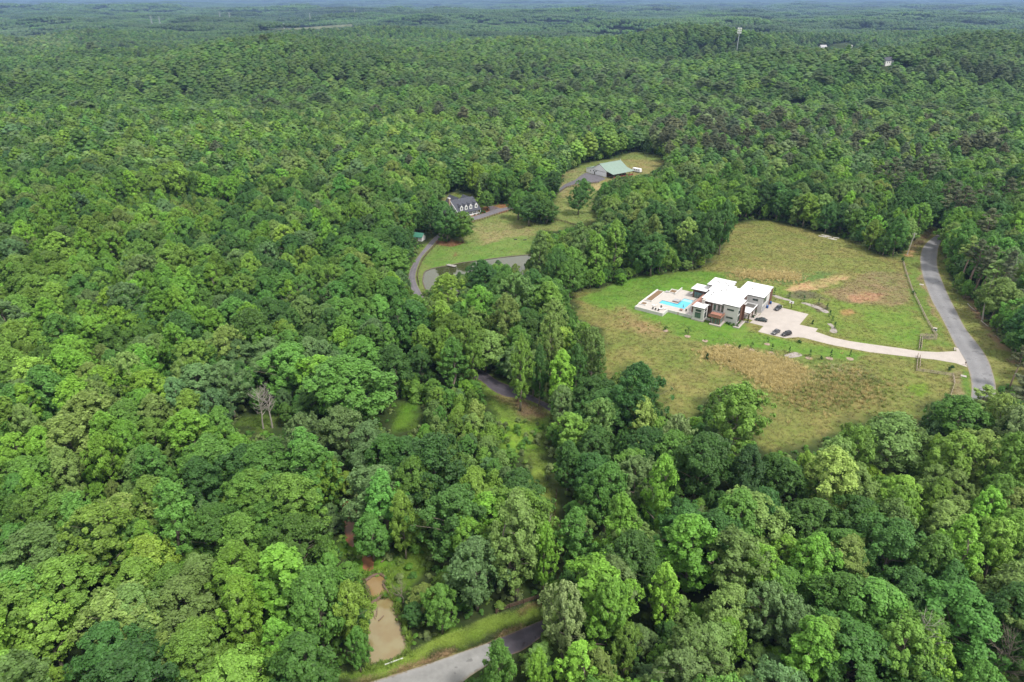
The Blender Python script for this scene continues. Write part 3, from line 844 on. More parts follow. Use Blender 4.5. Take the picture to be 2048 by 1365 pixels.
ok = clear_of_open(x, y, r, h, CB[ki])
# a second, smaller generation fills the edges where tall crowns would not fit
c2 = candidates(62, 640, 5.2, rng)
x2, y2 = c2[:, 0], c2[:, 1]
px2, py2, _ = P(x2, y2, 0 * x2 + 5)
ci2 = species(px2, py2, x2, y2, rng); ci2 = np.where(np.isin(ci2, [PN.index('brown'), PN.index('pale')]), PN.index('mid'), ci2)
ki2 = np.where(rng.uniform(0, 1, len(x2)) < .6, KINDS.index('broad'), KINDS.index('oval'))
r2 = rng.uniform(2.0, 3.4, len(x2)); h2 = rng.uniform(5.5, 10, len(x2))
ok2 = clear_of_open(x2, y2, r2, h2, CB[ki2], .9)
KT = np.array(key_trees)
kx, ky, kr, kh = KT[:, 0], KT[:, 1], KT[:, 2], KT[:, 3]
def far_from(x, y, r, X, Y, Rr, f):
    d = np.hypot(x[:, None] - X[None], y[:, None] - Y[None])
    return (d > f * (r[:, None] + Rr[None])).all(1)
ok &= far_from(x, y, r, kx, ky, kr, .62)
# crowns that would stand right in front of a read-off tree are left out
kpx, kpy, kd = P(kx, ky, kh * .62); kpr = kr * FPX / kd
cpx, cpy, cd = P(x, y, h * .62)
for i in range(len(kx)):
    ok &= ~((np.hypot(cpx - kpx[i], (cpy - kpy[i]) * .8) < kpr[i] * 1.05) & (cd < kd[i]) & (cd > kd[i] - 60))
sel = np.where(ok)[0]
ALL = [np.stack([kx, ky, kr, kh, KT[:, 4], KT[:, 5], np.ones(len(kx))], -1), np.stack([x[sel], y[sel], r[sel], h[sel], ki[sel], ci[sel], np.zeros(len(sel))], -1)]
# understory only where no big tree stands close
bx_, by_, br_ = np.concatenate([kx, x[sel]]), np.concatenate([ky, y[sel]]), np.concatenate([kr, r[sel]])
gap = np.zeros(len(x2), bool)
for s0 in range(0, len(x2), 4000):
    s1 = slice(s0, s0 + 4000)
    d = np.hypot(x2[s1, None] - bx_[None], y2[s1, None] - by_[None]) - .62 * br_[None]
    gap[s1] = d.min(1) > .5
ok2 &= gap
s2 = np.where(ok2)[0]
ALL.append(np.stack([x2[s2], y2[s2], r2[s2], h2[s2], ki2[s2], ci2[s2], np.full(len(s2), 2)], -1))
TR = np.concatenate(ALL)
tx_, ty_, tr_, th_ = TR[:, 0], TR[:, 1], TR[:, 2], TR[:, 3]
tk_, tc_ = TR[:, 4].astype(int), TR[:, 5].astype(int)
tz_ = terr(tx_, ty_)
tpx, tpy, td = P(tx_, ty_, tz_ + th_ * .62)
tint = tint_of(tc_, rng)
frame = (tpx > 5) & (tpx < 2043) & (tpy > 0) & (tpy < 1360)
score = np.where(frame, tr_ * th_ / td ** 2, 0) * np.where(TR[:, 6] == 1, 1.6, 1.0) * np.where(TR[:, 6] == 2, .3, 1.0)
order = np.argsort(-score)
N_SINGLE = 300
single = np.sort(order[:N_SINGLE])
print('trees', len(TR), 'key', len(kx), 'understory', len(s2))

# single trees: root, trunk, crown
CN = {'lime': 'bright lime green', 'ygreen': 'yellow-green', 'mid': 'mid green', 'dark': 'dark green', 'blue': 'grey-green', 'olive': 'olive green',
      'brown': 'dull brownish', 'pale': 'pale thin-leaved', 'shade': 'very dark green'}
KN = {'broad': 'broad tree', 'oval': 'oval tree', 'tall': 'tall tree', 'feather': 'feathery tree', 'puffy': 'puffy low tree', 'cone': 'cone-shaped evergreen', 'pine': 'bare-stemmed pine'}
NM = {'broad': 'broadleaf_tree', 'oval': 'broadleaf_tree', 'tall': 'tulip_tree', 'feather': 'ash_tree', 'puffy': 'willow_tree', 'cone': 'cedar_tree', 'pine': 'pine_tree'}
MARKS = [('the muddy pool', 772, 1235), ('the bare dead tree', 530, 810), ('the purplish drive bend', 995, 775), ('the large gravel bed', 1585, 712),
         ('the pond jetty', 903, 532), ('the grey farmhouse', 930, 410), ('the green barn', 1230, 340), ('the lime corner below', 0, 1365), ('the olive corner below', 2048, 1365),
         ('the farm lane', 835, 535), ('the road bend', 1845, 510), ('the mailbox', 1930, 728), ('the dark lower drive', 1030, 1275), ('the stacked slabs', 1660, 470), ('the red creek', 697, 1045)]
NW = ['zero', 'one', 'two', 'three', 'four', 'five', 'six', 'seven', 'eight', 'nine', 'ten', 'eleven', 'twelve', 'thirteen', 'fourteen', 'fifteen', 'sixteen', 'seventeen', 'eighteen', 'nineteen', 'twenty']
CN['lime'], CN['shade'] = 'lime green', 'blackish green'
used_labels = {}
def tree_label(i):
    """colour, shape and where it stands from a landmark: distance in crown widths, direction as on a clock face"""
    kind = KN[KINDS[tk_[i]]]; col = CN[PN[tc_[i]]]
    cands = sorted(MARKS, key=lambda m: math.hypot(tpx[i] - m[1], tpy[i] - m[2]))
    for m in cands[:6]:
        dx, dy = tpx[i] - m[1], tpy[i] - m[2]
        n = max(1, int(round(math.hypot(dx, dy) / 50.0)))
        if n > 20: continue
        clock = int(round((math.degrees(math.atan2(dx, -dy)) % 360) / 30)) % 12 or 12
        lab = '%s %s %s crowns from %s towards %s o\'clock' % (col, kind, NW[n], m[0], NW[clock])
        lab = lab.replace('one crowns', 'one crown')
        if lab not in used_labels:
            used_labels[lab] = 1
            return lab
    return lab
for i in single:
    k = KINDS[tk_[i]]
    pr = LOD0[k][int(rng.integers(len(LOD0[k])))]
    o = empty(NM[k], (tx_[i], ty_[i], tz_[i]), rng.uniform(0, 6.28))
    sx, szz = tr_[i] / pr.r, th_[i] / pr.h
    o.scale = (sx, sx, szz)
    tag(o, tree_label(i), 'tree', 'trees of the wood')
    cr_ = link('crown', pr.crown, o); cr_['tint'] = [float(q) for q in tint[i]]
    link('trunk', pr.trunk, o)

# the rest of the near wood
rest = np.setdiff1d(np.arange(len(TR)), single)
protos, index0 = [], {}
for lod, D in ((0, LOD0), (1, LOD1), (2, LOD2)):
    for k in KINDS:
        index0[(lod, k)] = (len(protos), len(D[k]), D[k][0].r, D[k][0].h)
        protos += [p.full for p in D[k]]
def scatter_trees(name, ids, X, Y, Z, RR, HH, KK, TT, D, label, cuts=(470, 900)):
    idx = np.zeros(len(X), int); scl = np.zeros((len(X), 3))
    lod = np.where(D < cuts[0], 0, np.where(D < cuts[1], 1, 2))
    for (l, k), (i0, n, pr, ph) in index0.items():
        m = (lod == l) & (KK == KINDS.index(k))
        idx[m] = i0 + rng.integers(0, n, m.sum())
        scl[m] = np.stack([RR[m] / pr, RR[m] / pr, HH[m] / ph], -1)
    TT = TT * np.array([1, .78, .68])[lod][:, None]      # closed far models lack leaf gaps; the gaps' shade is darkened into the tint
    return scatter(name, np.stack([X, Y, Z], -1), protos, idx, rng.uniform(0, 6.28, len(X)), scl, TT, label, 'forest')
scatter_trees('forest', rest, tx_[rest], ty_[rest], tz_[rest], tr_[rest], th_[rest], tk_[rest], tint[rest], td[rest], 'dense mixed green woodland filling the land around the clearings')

# the wood beyond
cm = candidates(716, 2500, 13.0, rng, 60, .72)
xm, ym = cm[:, 0], cm[:, 1]
zm = terr(xm, ym)
pxm, pym, dm = P(xm, ym, zm + 12)
F_FAR = [[(488, 62), (560, 52), (700, 48), (725, 55), (640, 60), (540, 64)], [(1640, 92), (1668, 80), (1702, 78), (1706, 96), (1690, 98), (1660, 96)], [(1768, 124), (1795, 116), (1832, 124), (1826, 135), (1790, 133)]]
okm = np.ones(len(xm), bool)
FAR_HOUSES = [(1646, 94, 20, 10, 'far pale house in a gap of the canopy'), (1702, 92, 14, 60, 'far cream house beside a bright lawn'), (1774, 120, 18, 25, 'far white house with dark roof among trees'),
              (1703, 140, 12, 40, 'far small brown-roofed house'), (2022, 52, 34, 15, 'far cream house on the hazy ridge')]
FH = [UT(a, b, 7) for a, b, *_ in FAR_HOUSES]
CT = UT(1473, 106, 10)
for (a, b, w_, *_), (hx, hy) in zip(FAR_HOUSES, FH):
    okm &= ~((np.abs(pxm - a) < w_ * .55) & (ym < hy + 12) & (ym > hy - 150) & (pym > b - 10) & (pym < b + 14)) & (np.hypot(xm - hx, ym - hy) > 15)
for f in F_FAR: okm &= ~inside(f, pxm, pym)
xm, ym, zm, pxm, pym, dm = (a[okm] for a in (xm, ym, zm, pxm, pym, dm))
cim = species(pxm, pym, xm, ym, rng); kim = choose_kind(cim, rng)
kim = np.where(np.isin(kim, [2, 3]) & (rng.uniform(0, 1, len(kim)) < .75), rng.integers(0, 2, len(kim)), kim)
szm = np.exp(rng.normal(0, .17, len(xm))) * (.68 + .64 * fbm(xm / 105, ym / 80, 303, 2))
rm = np.minimum(BR[kim] * szm * 1.75, 12) * np.where(kim == KINDS.index('pine'), 1.35, 1); hm = BH[kim] * szm ** .6 * .92
tm = tint_of(cim, rng)
tm = tm * .62 + np.array(PAL['mid']) * .38
tm *= (0.5 + .85 * fbm(xm / 130, ym / 90, 91, 3))[:, None]
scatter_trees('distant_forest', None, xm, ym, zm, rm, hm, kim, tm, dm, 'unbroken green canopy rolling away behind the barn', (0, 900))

# far canopy: clusters of crowns
def cluster(seed, n=24, size=46, r0=5.6):
    g = np.random.default_rng(seed); lumps = []
    for i in range(n):
        cx, cy = g.uniform(-size / 2, size / 2, 2); r = r0 * g.uniform(.7, 1.4); top = 16 * g.uniform(.75, 1.2)
        lumps.append(((cx, cy, top - r * .8), r, .8, 7, 3, g.uniform(.1, .9)))
    a = size * .52      # the closed mass under the crowns
    return lumpy_mesh('far_crowns', g, lumps, [[(-a, -a, 8.0), (a, -a, 8.0), (a, a, 8.0), (-a, a, 8.0)]], [.2], M_LEAF)
FARP = [cluster(900 + i) for i in range(6)]
def far_band(y0, y1, cell, sc):
    c = candidates(y0, y1, cell, rng, 150, .74)
    X, Y = c[:, 0], c[:, 1]
    return X, Y, np.full(len(X), sc)
bands = [far_band(2480, 6000, 40, 1.0), far_band(5980, 12000, 78, 2.0), far_band(11950, 30000, 230, 6.0)]
xf, yf, sf = (np.concatenate([b[i] for b in bands]) for i in range(3))
zf = terr(xf, yf)
pxf, pyf, df = P(xf, yf, zf + 12)
okf = ~inside(F_FAR[0], pxf, pyf)
xf, yf, sf, zf, pxf, pyf = (a[okf] for a in (xf, yf, sf, zf, pxf, pyf))
cif = species(pxf, pyf, xf / 4, yf / 4, rng)
tf = (np.array([PAL[PN[i]] for i in cif]) * .45 + np.array(PAL['mid']) * .55) * np.array([.85, .9, 1.15])  # far crowns tinted bluer: distance haze put into the leaf colour
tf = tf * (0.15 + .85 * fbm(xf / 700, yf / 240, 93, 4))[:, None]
sz3 = np.stack([sf, sf, np.minimum(sf, 1.6)], -1)
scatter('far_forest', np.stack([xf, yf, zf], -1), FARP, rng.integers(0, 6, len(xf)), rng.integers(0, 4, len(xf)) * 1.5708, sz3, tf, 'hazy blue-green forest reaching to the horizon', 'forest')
print('mid', len(xm), 'far', len(xf))

# ------------------------------------------------------------------ roads, lanes, drives and water
def road_mat(name, base, nscale, namt, edge=(.20, .165, .115)):
    """asphalt: blotches, faint wheel tracks, dusty ragged edges"""
    m = mat(name, base, .9, .2, bump=.2, bscale=14)
    nt = m.node_tree; N, L = nt.nodes, nt.links; b = N['Principled BSDF']
    tc = N.new('ShaderNodeTexCoord'); at = N.new('ShaderNodeAttribute'); at.attribute_name = 'across'
    def noise(sc, d):
        n = N.new('ShaderNodeTexNoise'); n.inputs['Scale'].default_value = sc; n.inputs['Detail'].default_value = d; n.inputs['Roughness'].default_value = .65
        L.new(tc.outputs['Object'], n.inputs['Vector']); return n.outputs['Fac']
    def maprange(v, a0, a1, b0, b1):
        r = N.new('ShaderNodeMapRange'); L.new(v, r.inputs['Value'])
        for k, q in zip(('From Min', 'From Max', 'To Min', 'To Max'), (a0, a1, b0, b1)): r.inputs[k].default_value = q
        return r.outputs['Result']
    def math2(op, a, b_):
        r = N.new('ShaderNodeMath'); r.operation = op
        for i, q in enumerate((a, b_)):
            if isinstance(q, (int, float)): r.inputs[i].default_value = q
            elif q is not None: L.new(q, r.inputs[i])
        return r.outputs[0]
    big = maprange(noise(nscale, 5), .3, .7, 1 - namt, 1 + namt)
    fine = maprange(noise(1.1, 4), .3, .7, .93, 1.07)
    track = maprange(math2('COSINE', math2('MULTIPLY', at.outputs['Fac'], 4 * math.pi), None), -1, 1, .93, 1.05)
    patch = maprange(noise(.33, 2), .64, .66, 1.0, .72)
    v = math2('MULTIPLY', math2('MULTIPLY', big, fine), math2('MULTIPLY', track, patch))
    sc = N.new('ShaderNodeVectorMath'); sc.operation = 'SCALE'; sc.inputs[0].default_value = base; L.new(v, sc.inputs['Scale'])
    de = math2('ABSOLUTE', math2('SUBTRACT', at.outputs['Fac'], .5), None)
    ed = maprange(math2('ADD', de, math2('MULTIPLY', math2('SUBTRACT', noise(.8, 4), .5), .16)), .42, .50, 0, .85)
    mx = N.new('ShaderNodeMix'); mx.data_type = 'RGBA'; L.new(ed, mx.inputs['Factor']); L.new(sc.outputs['Vector'], mx.inputs['A']); mx.inputs['B'].default_value = (*edge, 1)
    L.new(mx.outputs['Result'], b.inputs['Base Color'])
    return m
M_ROAD = road_mat('worn_asphalt', (.172, .172, .178), .12, .12)
M_ROAD2 = road_mat('pale_worn_asphalt', (.225, .225, .22), .16, .18)
M_DARKROAD = road_mat('new_asphalt', (.064, .058, .070), .3, .2, (.15, .105, .075))
M_LANE = road_mat('farm_lane_asphalt', (.130, .122, .134), .3, .16)
M_YARD = mat('yard_asphalt', (.100, .095, .106), .9, .2, nscale=.4, namt=.2, bump=.2, bscale=12)
M_CONC = mat('pale_concrete', (.345, .312, .285), .85, .25, nscale=.28, namt=.09, bump=.12, bscale=10)
M_LAMP = mat('white_paint_line', (.7, .7, .68), .7, .3, nscale=2, namt=.2)
def curve_pts(pts, n=6):
    """smooth line through the points"""
    p = [np.array(q, float) for q in pts]; out = []
    for i in range(len(p) - 1):
        a, b, c, d = p[max(i - 1, 0)], p[i], p[i + 1], p[min(i + 2, len(p) - 1)]
        for k in range(n):
            t = k / n
            out.append(.5 * ((2 * b) + (c - a) * t + (2 * a - 5 * b + 4 * c - d) * t * t + (3 * b - a - 3 * c + d) * t ** 3))
    out.append(p[-1])
    return out
def ribbon(name, Lp, Rp, z, m, label, cat, n=6):
    A, B = curve_pts([U(*q) for q in Lp], n), curve_pts([U(*q) for q in Rp], n)
    k = len(A); v, f = [], []
    for a, b in zip(A, B):
        mid = (a + b) / 2
        v += [(a[0], a[1], -.2), (a[0], a[1], z), (mid[0], mid[1], z + .06), (b[0], b[1], z), (b[0], b[1], -.2)]
    for i in range(k - 1):
        for j in range(4):
            f.append((i * 5 + j, i * 5 + j + 1, i * 5 + j + 6, i * 5 + j + 5))
    me = mesh(name, v, f, m)
    bm = bmesh.new(); bm.from_mesh(me); bmesh.ops.recalc_face_normals(bm, faces=bm.faces)
    if sum(q.normal.z for q in bm.faces) < 0: bmesh.ops.reverse_faces(bm, faces=bm.faces)
    bm.to_mesh(me); bm.free()
    at = me.attributes.new('across', 'FLOAT', 'POINT'); at.data.foreach_set('value', np.tile(np.array([0, 0, .5, 1, 1], np.float32), k))
    return tag(link(name, me), label, cat, kind='structure')
def rough_edge(poly, n=5, amp=.35, seed=3):
    g = np.random.default_rng(seed)
    p = curve_pts([U(*q) for q in poly + [poly[0]]], n)[:-1]
    return [tuple(q + g.normal(0, amp, 2)) for q in p]
def slab(name, poly, z, m, label, cat, kind='structure', z0=-.15, rough=0):
    me = MB().prism(rough_edge(poly, 5, rough) if rough else [U(*q) for q in poly], z0, z).me(name, m)
    return tag(link(name, me), label, cat, kind=kind)
ribbon('road', [(1962, 446), (1920, 450), (1893, 459), (1865, 476), (1848, 492), (1841, 511), (1841, 529), (1844, 547), (1851, 571), (1865, 605), (1880, 631), (1895, 660), (1911, 693), (1929, 722), (1940, 752), (1943, 780), (1938, 812), (1922, 850)],
       [(1968, 452), (1925, 457), (1902, 466), (1885, 480), (1878, 492), (1875, 508), (1874, 525), (1877, 543), (1887, 569), (1899, 596), (1915, 627), (1932, 659), (1959, 693), (1977, 722), (1988, 755), (1992, 780), (1990, 812), (1976, 850)],
       .05, M_ROAD, 'smooth grey asphalt road curving past the modern house', 'road')
ribbon('lower_road', [(560, 1440), (650, 1396), (737, 1366), (839, 1334), (920, 1306), (974, 1287)], [(760, 1480), (840, 1420), (900, 1385), (942, 1352), (985, 1326), (1014, 1312)],
       .05, M_ROAD2, 'pale worn asphalt road along the lower edge by the muddy pool', 'road')
ribbon('dark_drive', [(974, 1286.6), (1020, 1268), (1072, 1246), (1110, 1230), (1154, 1211), (1200, 1190), (1240, 1160)], [(1014.5, 1312.5), (1046, 1301), (1078, 1278), (1120, 1248), (1160, 1226), (1210, 1205), (1256, 1170)],
       .055, M_DARKROAD, 'dark fresh asphalt drive leaving the lower road under the trees', 'drive')
ribbon('bend_drive', [(880, 660), (915, 700), (945, 733), (973, 746), (996, 762), (1028, 775), (1057, 788), (1085, 803), (1112, 815), (1150, 838)], [(868, 668), (905, 712), (945, 752), (963, 763), (983, 780), (1008, 793), (1036, 797), (1062, 803), (1090, 817), (1125, 842)],
       .05, M_DARKROAD, 'purplish dark asphalt drive bending past the tall bright trees', 'drive')
ribbon('farm_lane', [(1030, 411), (1013, 415), (990, 420), (968, 427), (945, 433.5), (925, 440), (905, 449), (885, 462), (869, 475), (859, 485), (845, 502), (831, 521), (820, 541), (817, 560), (823, 579), (834, 600), (850, 625)],
       [(1032, 417), (1016, 420.5), (995, 427), (970, 435), (948, 441), (930, 447), (912, 455), (892, 468), (875, 480), (866, 491), (852, 505), (842, 518), (834, 538), (831, 554), (834, 569), (846, 592), (862, 618)],
       .05, M_LANE, 'narrow grey farm lane climbing from the pond to the grey house', 'lane')
slab('farm_yard', [(968, 428), (980, 422), (976, 414), (985, 412), (1000, 417), (1013, 415.5), (990, 421)], .045, M_YARD, 'small grey parking yard beside the grey house', 'yard')
slab('barn_yard', [(1095, 388), (1118, 378), (1130, 369), (1151, 360), (1162, 351), (1171, 346), (1195, 350), (1212, 358), (1195, 366), (1173, 366), (1146, 370), (1128, 377), (1120, 385), (1100, 395)], .05, M_YARD, 'grey tarmac yard and drive in front of the barn', 'yard')
DRV = [(1519, 631), (1499, 646), (1527, 653), (1516, 664), (1544, 671), (1571, 677), (1579, 676), (1595, 675), (1607, 676), (1631, 682.5), (1666, 691), (1700, 697.5), (1740, 705), (1832, 716), (1871, 720), (1911, 727), (1934, 735), (1930, 722), (1916, 697), (1911, 696), (1913, 703), (1875, 705), (1838, 703), (1792, 696), (1740, 689), (1700, 683), (1666, 676), (1631, 664), (1636, 658), (1599, 650), (1617, 629), (1563, 616), (1566, 613), (1558, 608), (1542, 604)]
drive = slab('concrete_drive', DRV, .075, M_CONC, 'broad pale concrete forecourt and drive of the modern house', 'drive')

def water_mat(name, col, rough=.06, nscale=1.2, dist=.02, c2=None, spec=.5):
    m = mat(name, col, rough, spec)
    nt = m.node_tree; N, L = nt.nodes, nt.links; b = N['Principled BSDF']
    tc = N.new('ShaderNodeTexCoord'); n = N.new('ShaderNodeTexNoise'); n.inputs['Scale'].default_value = nscale; n.inputs['Detail'].default_value = 3
    L.new(tc.outputs['Object'], n.inputs['Vector'])
    bp = N.new('ShaderNodeBump'); bp.inputs['Strength'].default_value = .25; bp.inputs['Distance'].default_value = dist
    L.new(n.outputs['Fac'], bp.inputs['Height']); L.new(bp.outputs['Normal'], b.inputs['Normal'])
    if c2:
        n2 = N.new('ShaderNodeTexNoise'); n2.inputs['Scale'].default_value = .22; n2.inputs['Detail'].default_value = 3
        L.new(tc.outputs['Object'], n2.inputs['Vector'])
        cr = N.new('ShaderNodeValToRGB'); cr.color_ramp.elements[0].position = .42; cr.color_ramp.elements[1].position = .6
        cr.color_ramp.elements[0].color = (*col, 1); cr.color_ramp.elements[1].color = (*c2, 1)
        L.new(n2.outputs['Fac'], cr.inputs['Fac']); L.new(cr.outputs['Color'], b.inputs['Base Color'])
    return m
M_POND = water_mat('pond_water', (.040, .046, .018), .03, .6, .010, None, .38)
M_MUD = water_mat('muddy_water', (.205, .174, .084), .06, 1.5, .01, (.185, .138, .060), .6)
M_MUD2 = water_mat('brown_water', (.22, .145, .062), .12, 1.5, .01, (.25, .18, .095), .5)
M_RED = water_mat('red_creek_water', (.20, .085, .045), .3, 2, .02, (.26, .12, .06), .3)
M_STONE = mat('pond_edge_stone', (.115, .095, .08), .9, .2, nscale=1.5, namt=.35, bump=.5, bscale=3)
POND = [(853, 582), (846, 566), (847, 552), (851.6, 543), (870, 536.5), (897, 532), (925, 526), (953, 522.5), (1003, 515.5), (1058, 510), (1097, 507), (1112, 525), (1095, 560), (1040, 590), (960, 606), (890, 603)]
pw = [tuple(q) for q in curve_pts([U(*q) for q in POND + [POND[0]]], 4)][:-1]
pond = tag(link('pond_water', MB().prism(pw, -.3, .03).me('pond_water', M_POND)), 'still green pond reflecting the bright clouds', 'pond', kind='structure')
mb = MB()
for i in range(len(pw)):
    a, b = np.array(pw[i - 1]), np.array(pw[i]); t = (b - a) / np.linalg.norm(b - a); nn = np.array([t[1], -t[0]]) * .22
    mb.prism([tuple(a - nn), tuple(b - nn), tuple(b + nn), tuple(a + nn)], -.2, .22 + .03 * math.sin(i * 2.1))
tag(mb.obj('pond_edging', M_STONE), 'low brown stone edging around the green pond', 'edging')
MUD_UP = [(731.5, 1162), (746, 1153), (761.5, 1151), (768, 1155), (766, 1170), (769, 1184), (758, 1193), (746, 1195), (737, 1176)]
MUD_LOW = [(741, 1212), (761.5, 1200), (783, 1199), (786, 1222), (796, 1238), (799, 1261), (806, 1276), (813, 1302), (786, 1317), (750, 1326), (742, 1328), (738, 1290), (738, 1238)]
M_MARGIN = mat('wet_mud_margin', (.115, .088, .055), .6, .4, nscale=1.5, namt=.35, bump=.4, bscale=4)
def grow_poly(p, d):
    w = [np.array(U(*q)) for q in p]; c_ = sum(w) / len(w); return [tuple(q + (q - c_) / np.linalg.norm(q - c_) * d) for q in w]
for nm_, po_, lb_ in (('upper_mud_margin', MUD_UP, 'wet mud margin round the small ochre pool'), ('mud_margin', MUD_LOW, 'wet mud margin round the long muddy pool')):
    g_ = np.random.default_rng(9); q_ = [tuple(np.array(q) + g_.normal(0, .3, 2)) for q in curve_pts(grow_poly(po_, .7) + [grow_poly(po_, .7)[0]], 5)[:-1]]
    tag(link(nm_, MB().prism(q_, -.1, .012).me(nm_, M_MARGIN)), lb_, 'mud', kind='structure')
slab('upper_muddy_pool', MUD_UP, .03, M_MUD2, 'small ochre pool held behind the log dam', 'pool', rough=.15)
slab('muddy_pool', MUD_LOW, .03, M_MUD, 'long tan muddy pool beside the lower road', 'pool', rough=.18)
slab('red_creek', [(684, 1005), (708, 1005), (714, 1035), (712, 1060), (708, 1092), (696, 1090), (688, 1062), (683, 1035)], .03, M_RED, 'reddish brown creek between the trees', 'creek', rough=.18)
slab('creek_run', [(727, 1100), (742, 1102), (747, 1128), (742, 1142), (728, 1140), (724, 1120)], .03, M_RED, 'short reddish run of creek above the log dam', 'creek', rough=.18)

# ------------------------------------------------------------------ the modern white house
M_WHITE = mat('white_stucco', (.50, .495, .48), .85, .25, nscale=.6, namt=.05)
M_ROOFW = mat('white_roof_membrane', (.55, .55, .555), .7, .3, nscale=.3, namt=.13)
M_WOOD = mat('brown_cladding', (.125, .062, .042), .7, .3, nscale=3, namt=.3)
M_COPPER = mat('copper_brown_panel', (.30, .145, .105), .6, .4, nscale=2, namt=.2)
M_DARK = mat('dark_trim', (.03, .028, .028), .5, .4)
M_PAVE = mat('pale_terrace_paving', (.385, .358, .33), .8, .25, nscale=.8, namt=.07)
M_GLASS = mat('window_glass', (.035, .06, .055), .05, .8)
M_GLASSG = mat('green_tinted_glass', (.07, .12, .10), .05, .8)
M_POOL = water_mat('pool_water', (.035, .36, .50), .04, 2.5, .01)
M_POOLS = water_mat('shallow_pool_water', (.22, .48, .60), .05, 2.5, .01)
M_TILE = mat('pool_tile', (.10, .22, .28), .4, .5)
M_SOIL = mat('planter_soil', (.17, .115, .07), .95, .1, nscale=3, namt=.5, bump=.6, bscale=5)
M_GREY = mat('grey_panel', (.30, .30, .31), .5, .4)
M_GRAVEL = mat('grey_gravel', (.28, .25, .235), .95, .1, nscale=3, namt=.3, bump=.5, bscale=8)
M_SHRUB = leaf_mat('shrub_leaves', .2)
HO = (92.6, 255.3)
HA = R(-35)
def HL(a, b, z=0.0):
    return (HO[0] + a * math.cos(HA) - b * math.sin(HA), HO[1] + a * math.sin(HA) + b * math.cos(HA), z)
house = empty('modern_house', (HO[0], HO[1], 0), HA)
tag(house, 'large white flat-roofed modern house with brown cladding beside a pool', 'house')
def part(name, m, *boxes, parent=None):
    mb = MB()
    for b in boxes: mb.box(*b)
    return mb.obj(name, m, parent or house)
MAIN_ROOF = [(-20.5, 18.7), (-20.5, 29), (-10.5, 29), (-10.5, 25.8), (-10, 25.8), (-10, 23.2), (-8.4, 23.2), (-8.4, 21.8), (-6.8, 21.8), (-6.8, 32.5), (4.75, 32.5),
             (4.75, 27.4), (5.15, 27.4), (5.15, 17.3), (-1.8, 17.3), (-1.8, 9.0), (-5.5, 9.0), (-5.5, .1), (-14.6, .1), (-14.6, 2.5), (-16.8, 2.5), (-16.8, 12.7), (-17.8, 12.7), (-17.8, 18.7)]
def roof(name, poly, z, th=.32):
    o = MB().prism(poly, z - .06, z + .05).obj(name, M_ROOFW, house)
    MB().prism(poly, z - th, z - .062).obj('fascia', M_DARK, o)
    return o
r1 = roof('main_roof', MAIN_ROOF, 7.35)
r2 = roof('front_roof', [(-6.75, -.15), (.25, -.15), (.25, 9.2), (-6.75, 9.2)], 8.0)
for a, b in ((-17.5, 24.5), (-16.2, 22.9), (-14.6, 25.3), (-13.2, 23.6), (-13.0, 20.6), (-11.8, 21.9), (-12.6, 14.8), (-14.5, 10.4), (-14.4, 8.2), (-11.0, 16.5), (-2.0, 24.5)):
    part('roof_vent', M_GREY, (a - .26, a + .26, b - .26, b + .26, 7.405, 7.8), parent=r1)
# walls
part('wall', M_WHITE, (-6.05, -.02, -.02, 8.7, 0, 7.66))                                  # front block
part('wall', M_WHITE, (-11.2, -6.05, .95, 21.5, 0, 7.02), (-16, -11.2, 3.2, 18.9, 0, 7.02))
part('wall', M_WHITE, (-20, -11, 18.9, 28.4, 0, 7.02))
part('wall', M_WHITE, (-6.05, -1.9, 8.7, 32, 0, 7.02))
gw = part('wall', M_WHITE, (-1.9, 4.72, 17.7, 32, 0, 7.02))
part('brown_wall', M_WOOD, (-14.2, -11.2, .85, 3.2, 0, 7.02))
part('brown_wall', M_WOOD, (-.02, .12, 2.9, 5.6, .0, 7.64), (-.02, 1.0, 5.6, 6.0, 0, 7.3))
part('brown_wall', M_WOOD, (4.3, 4.80, 27.9, 32.1, 0, 7.02), (-1.96, -1.9, 10, 17, 3.9, 7.0))
def window(a0, a1, b0, b1, z0, z1, face, m=M_GLASS, bars=0):
    """a framed window on a wall whose outside faces 'face' (-b, +a, -a)"""
    fr = MB(); t = .10; d = .07
    if face == 'b':      # faces -b, plane at b0
        fr.box(a0 - t, a1 + t, b0 - d, b0 + .03, z0 - t, z0).box(a0 - t, a1 + t, b0 - d, b0 + .03, z1, z1 + t)
        fr.box(a0 - t, a0, b0 - d, b0 + .03, z0, z1).box(a1, a1 + t, b0 - d, b0 + .03, z0, z1)
        for k in range(bars):
            x = a0 + (a1 - a0) * (k + 1) / (bars + 1); fr.box(x - .05, x + .05, b0 - d, b0 + .03, z0, z1)
        gl = (a0, a1, b0 - .03, b0 + .03, z0, z1)
    else:                # faces +a, plane at a0
        fr.box(a0 - .03, a0 + d, b0 - t, b1 + t, z0 - t, z0).box(a0 - .03, a0 + d, b0 - t, b1 + t, z1, z1 + t)
        fr.box(a0 - .03, a0 + d, b0 - t, b0, z0, z1).box(a0 - .03, a0 + d, b1, b1 + t, z0, z1)
        for k in range(bars):
            y = b0 + (b1 - b0) * (k + 1) / (bars + 1); fr.box(a0 - .03, a0 + d, y - .05, y + .05, z0, z1)
        gl = (a0 - .03, a0 + .03, b0, b1, z0, z1)
    w = fr.obj('window', M_DARK, house)
    part('pane', m, gl, parent=w)
    return w
window(-4.5, -1.9, -.02, 0, 5.75, 6.3, 'b'); window(-4.5, -1.9, -.02, 0, 2.25, 2.8, 'b')
for a in (-10.5, -8.75, -7.2): window(a, a + .75, .95, 0, 3.9, 6.3, 'b', M_GLASSG)
window(-.02, 0, .5, 2.6, 4.6, 6.9, 'a'); window(-.02, 0, .5, 2.6, 1.2, 3.6, 'a')
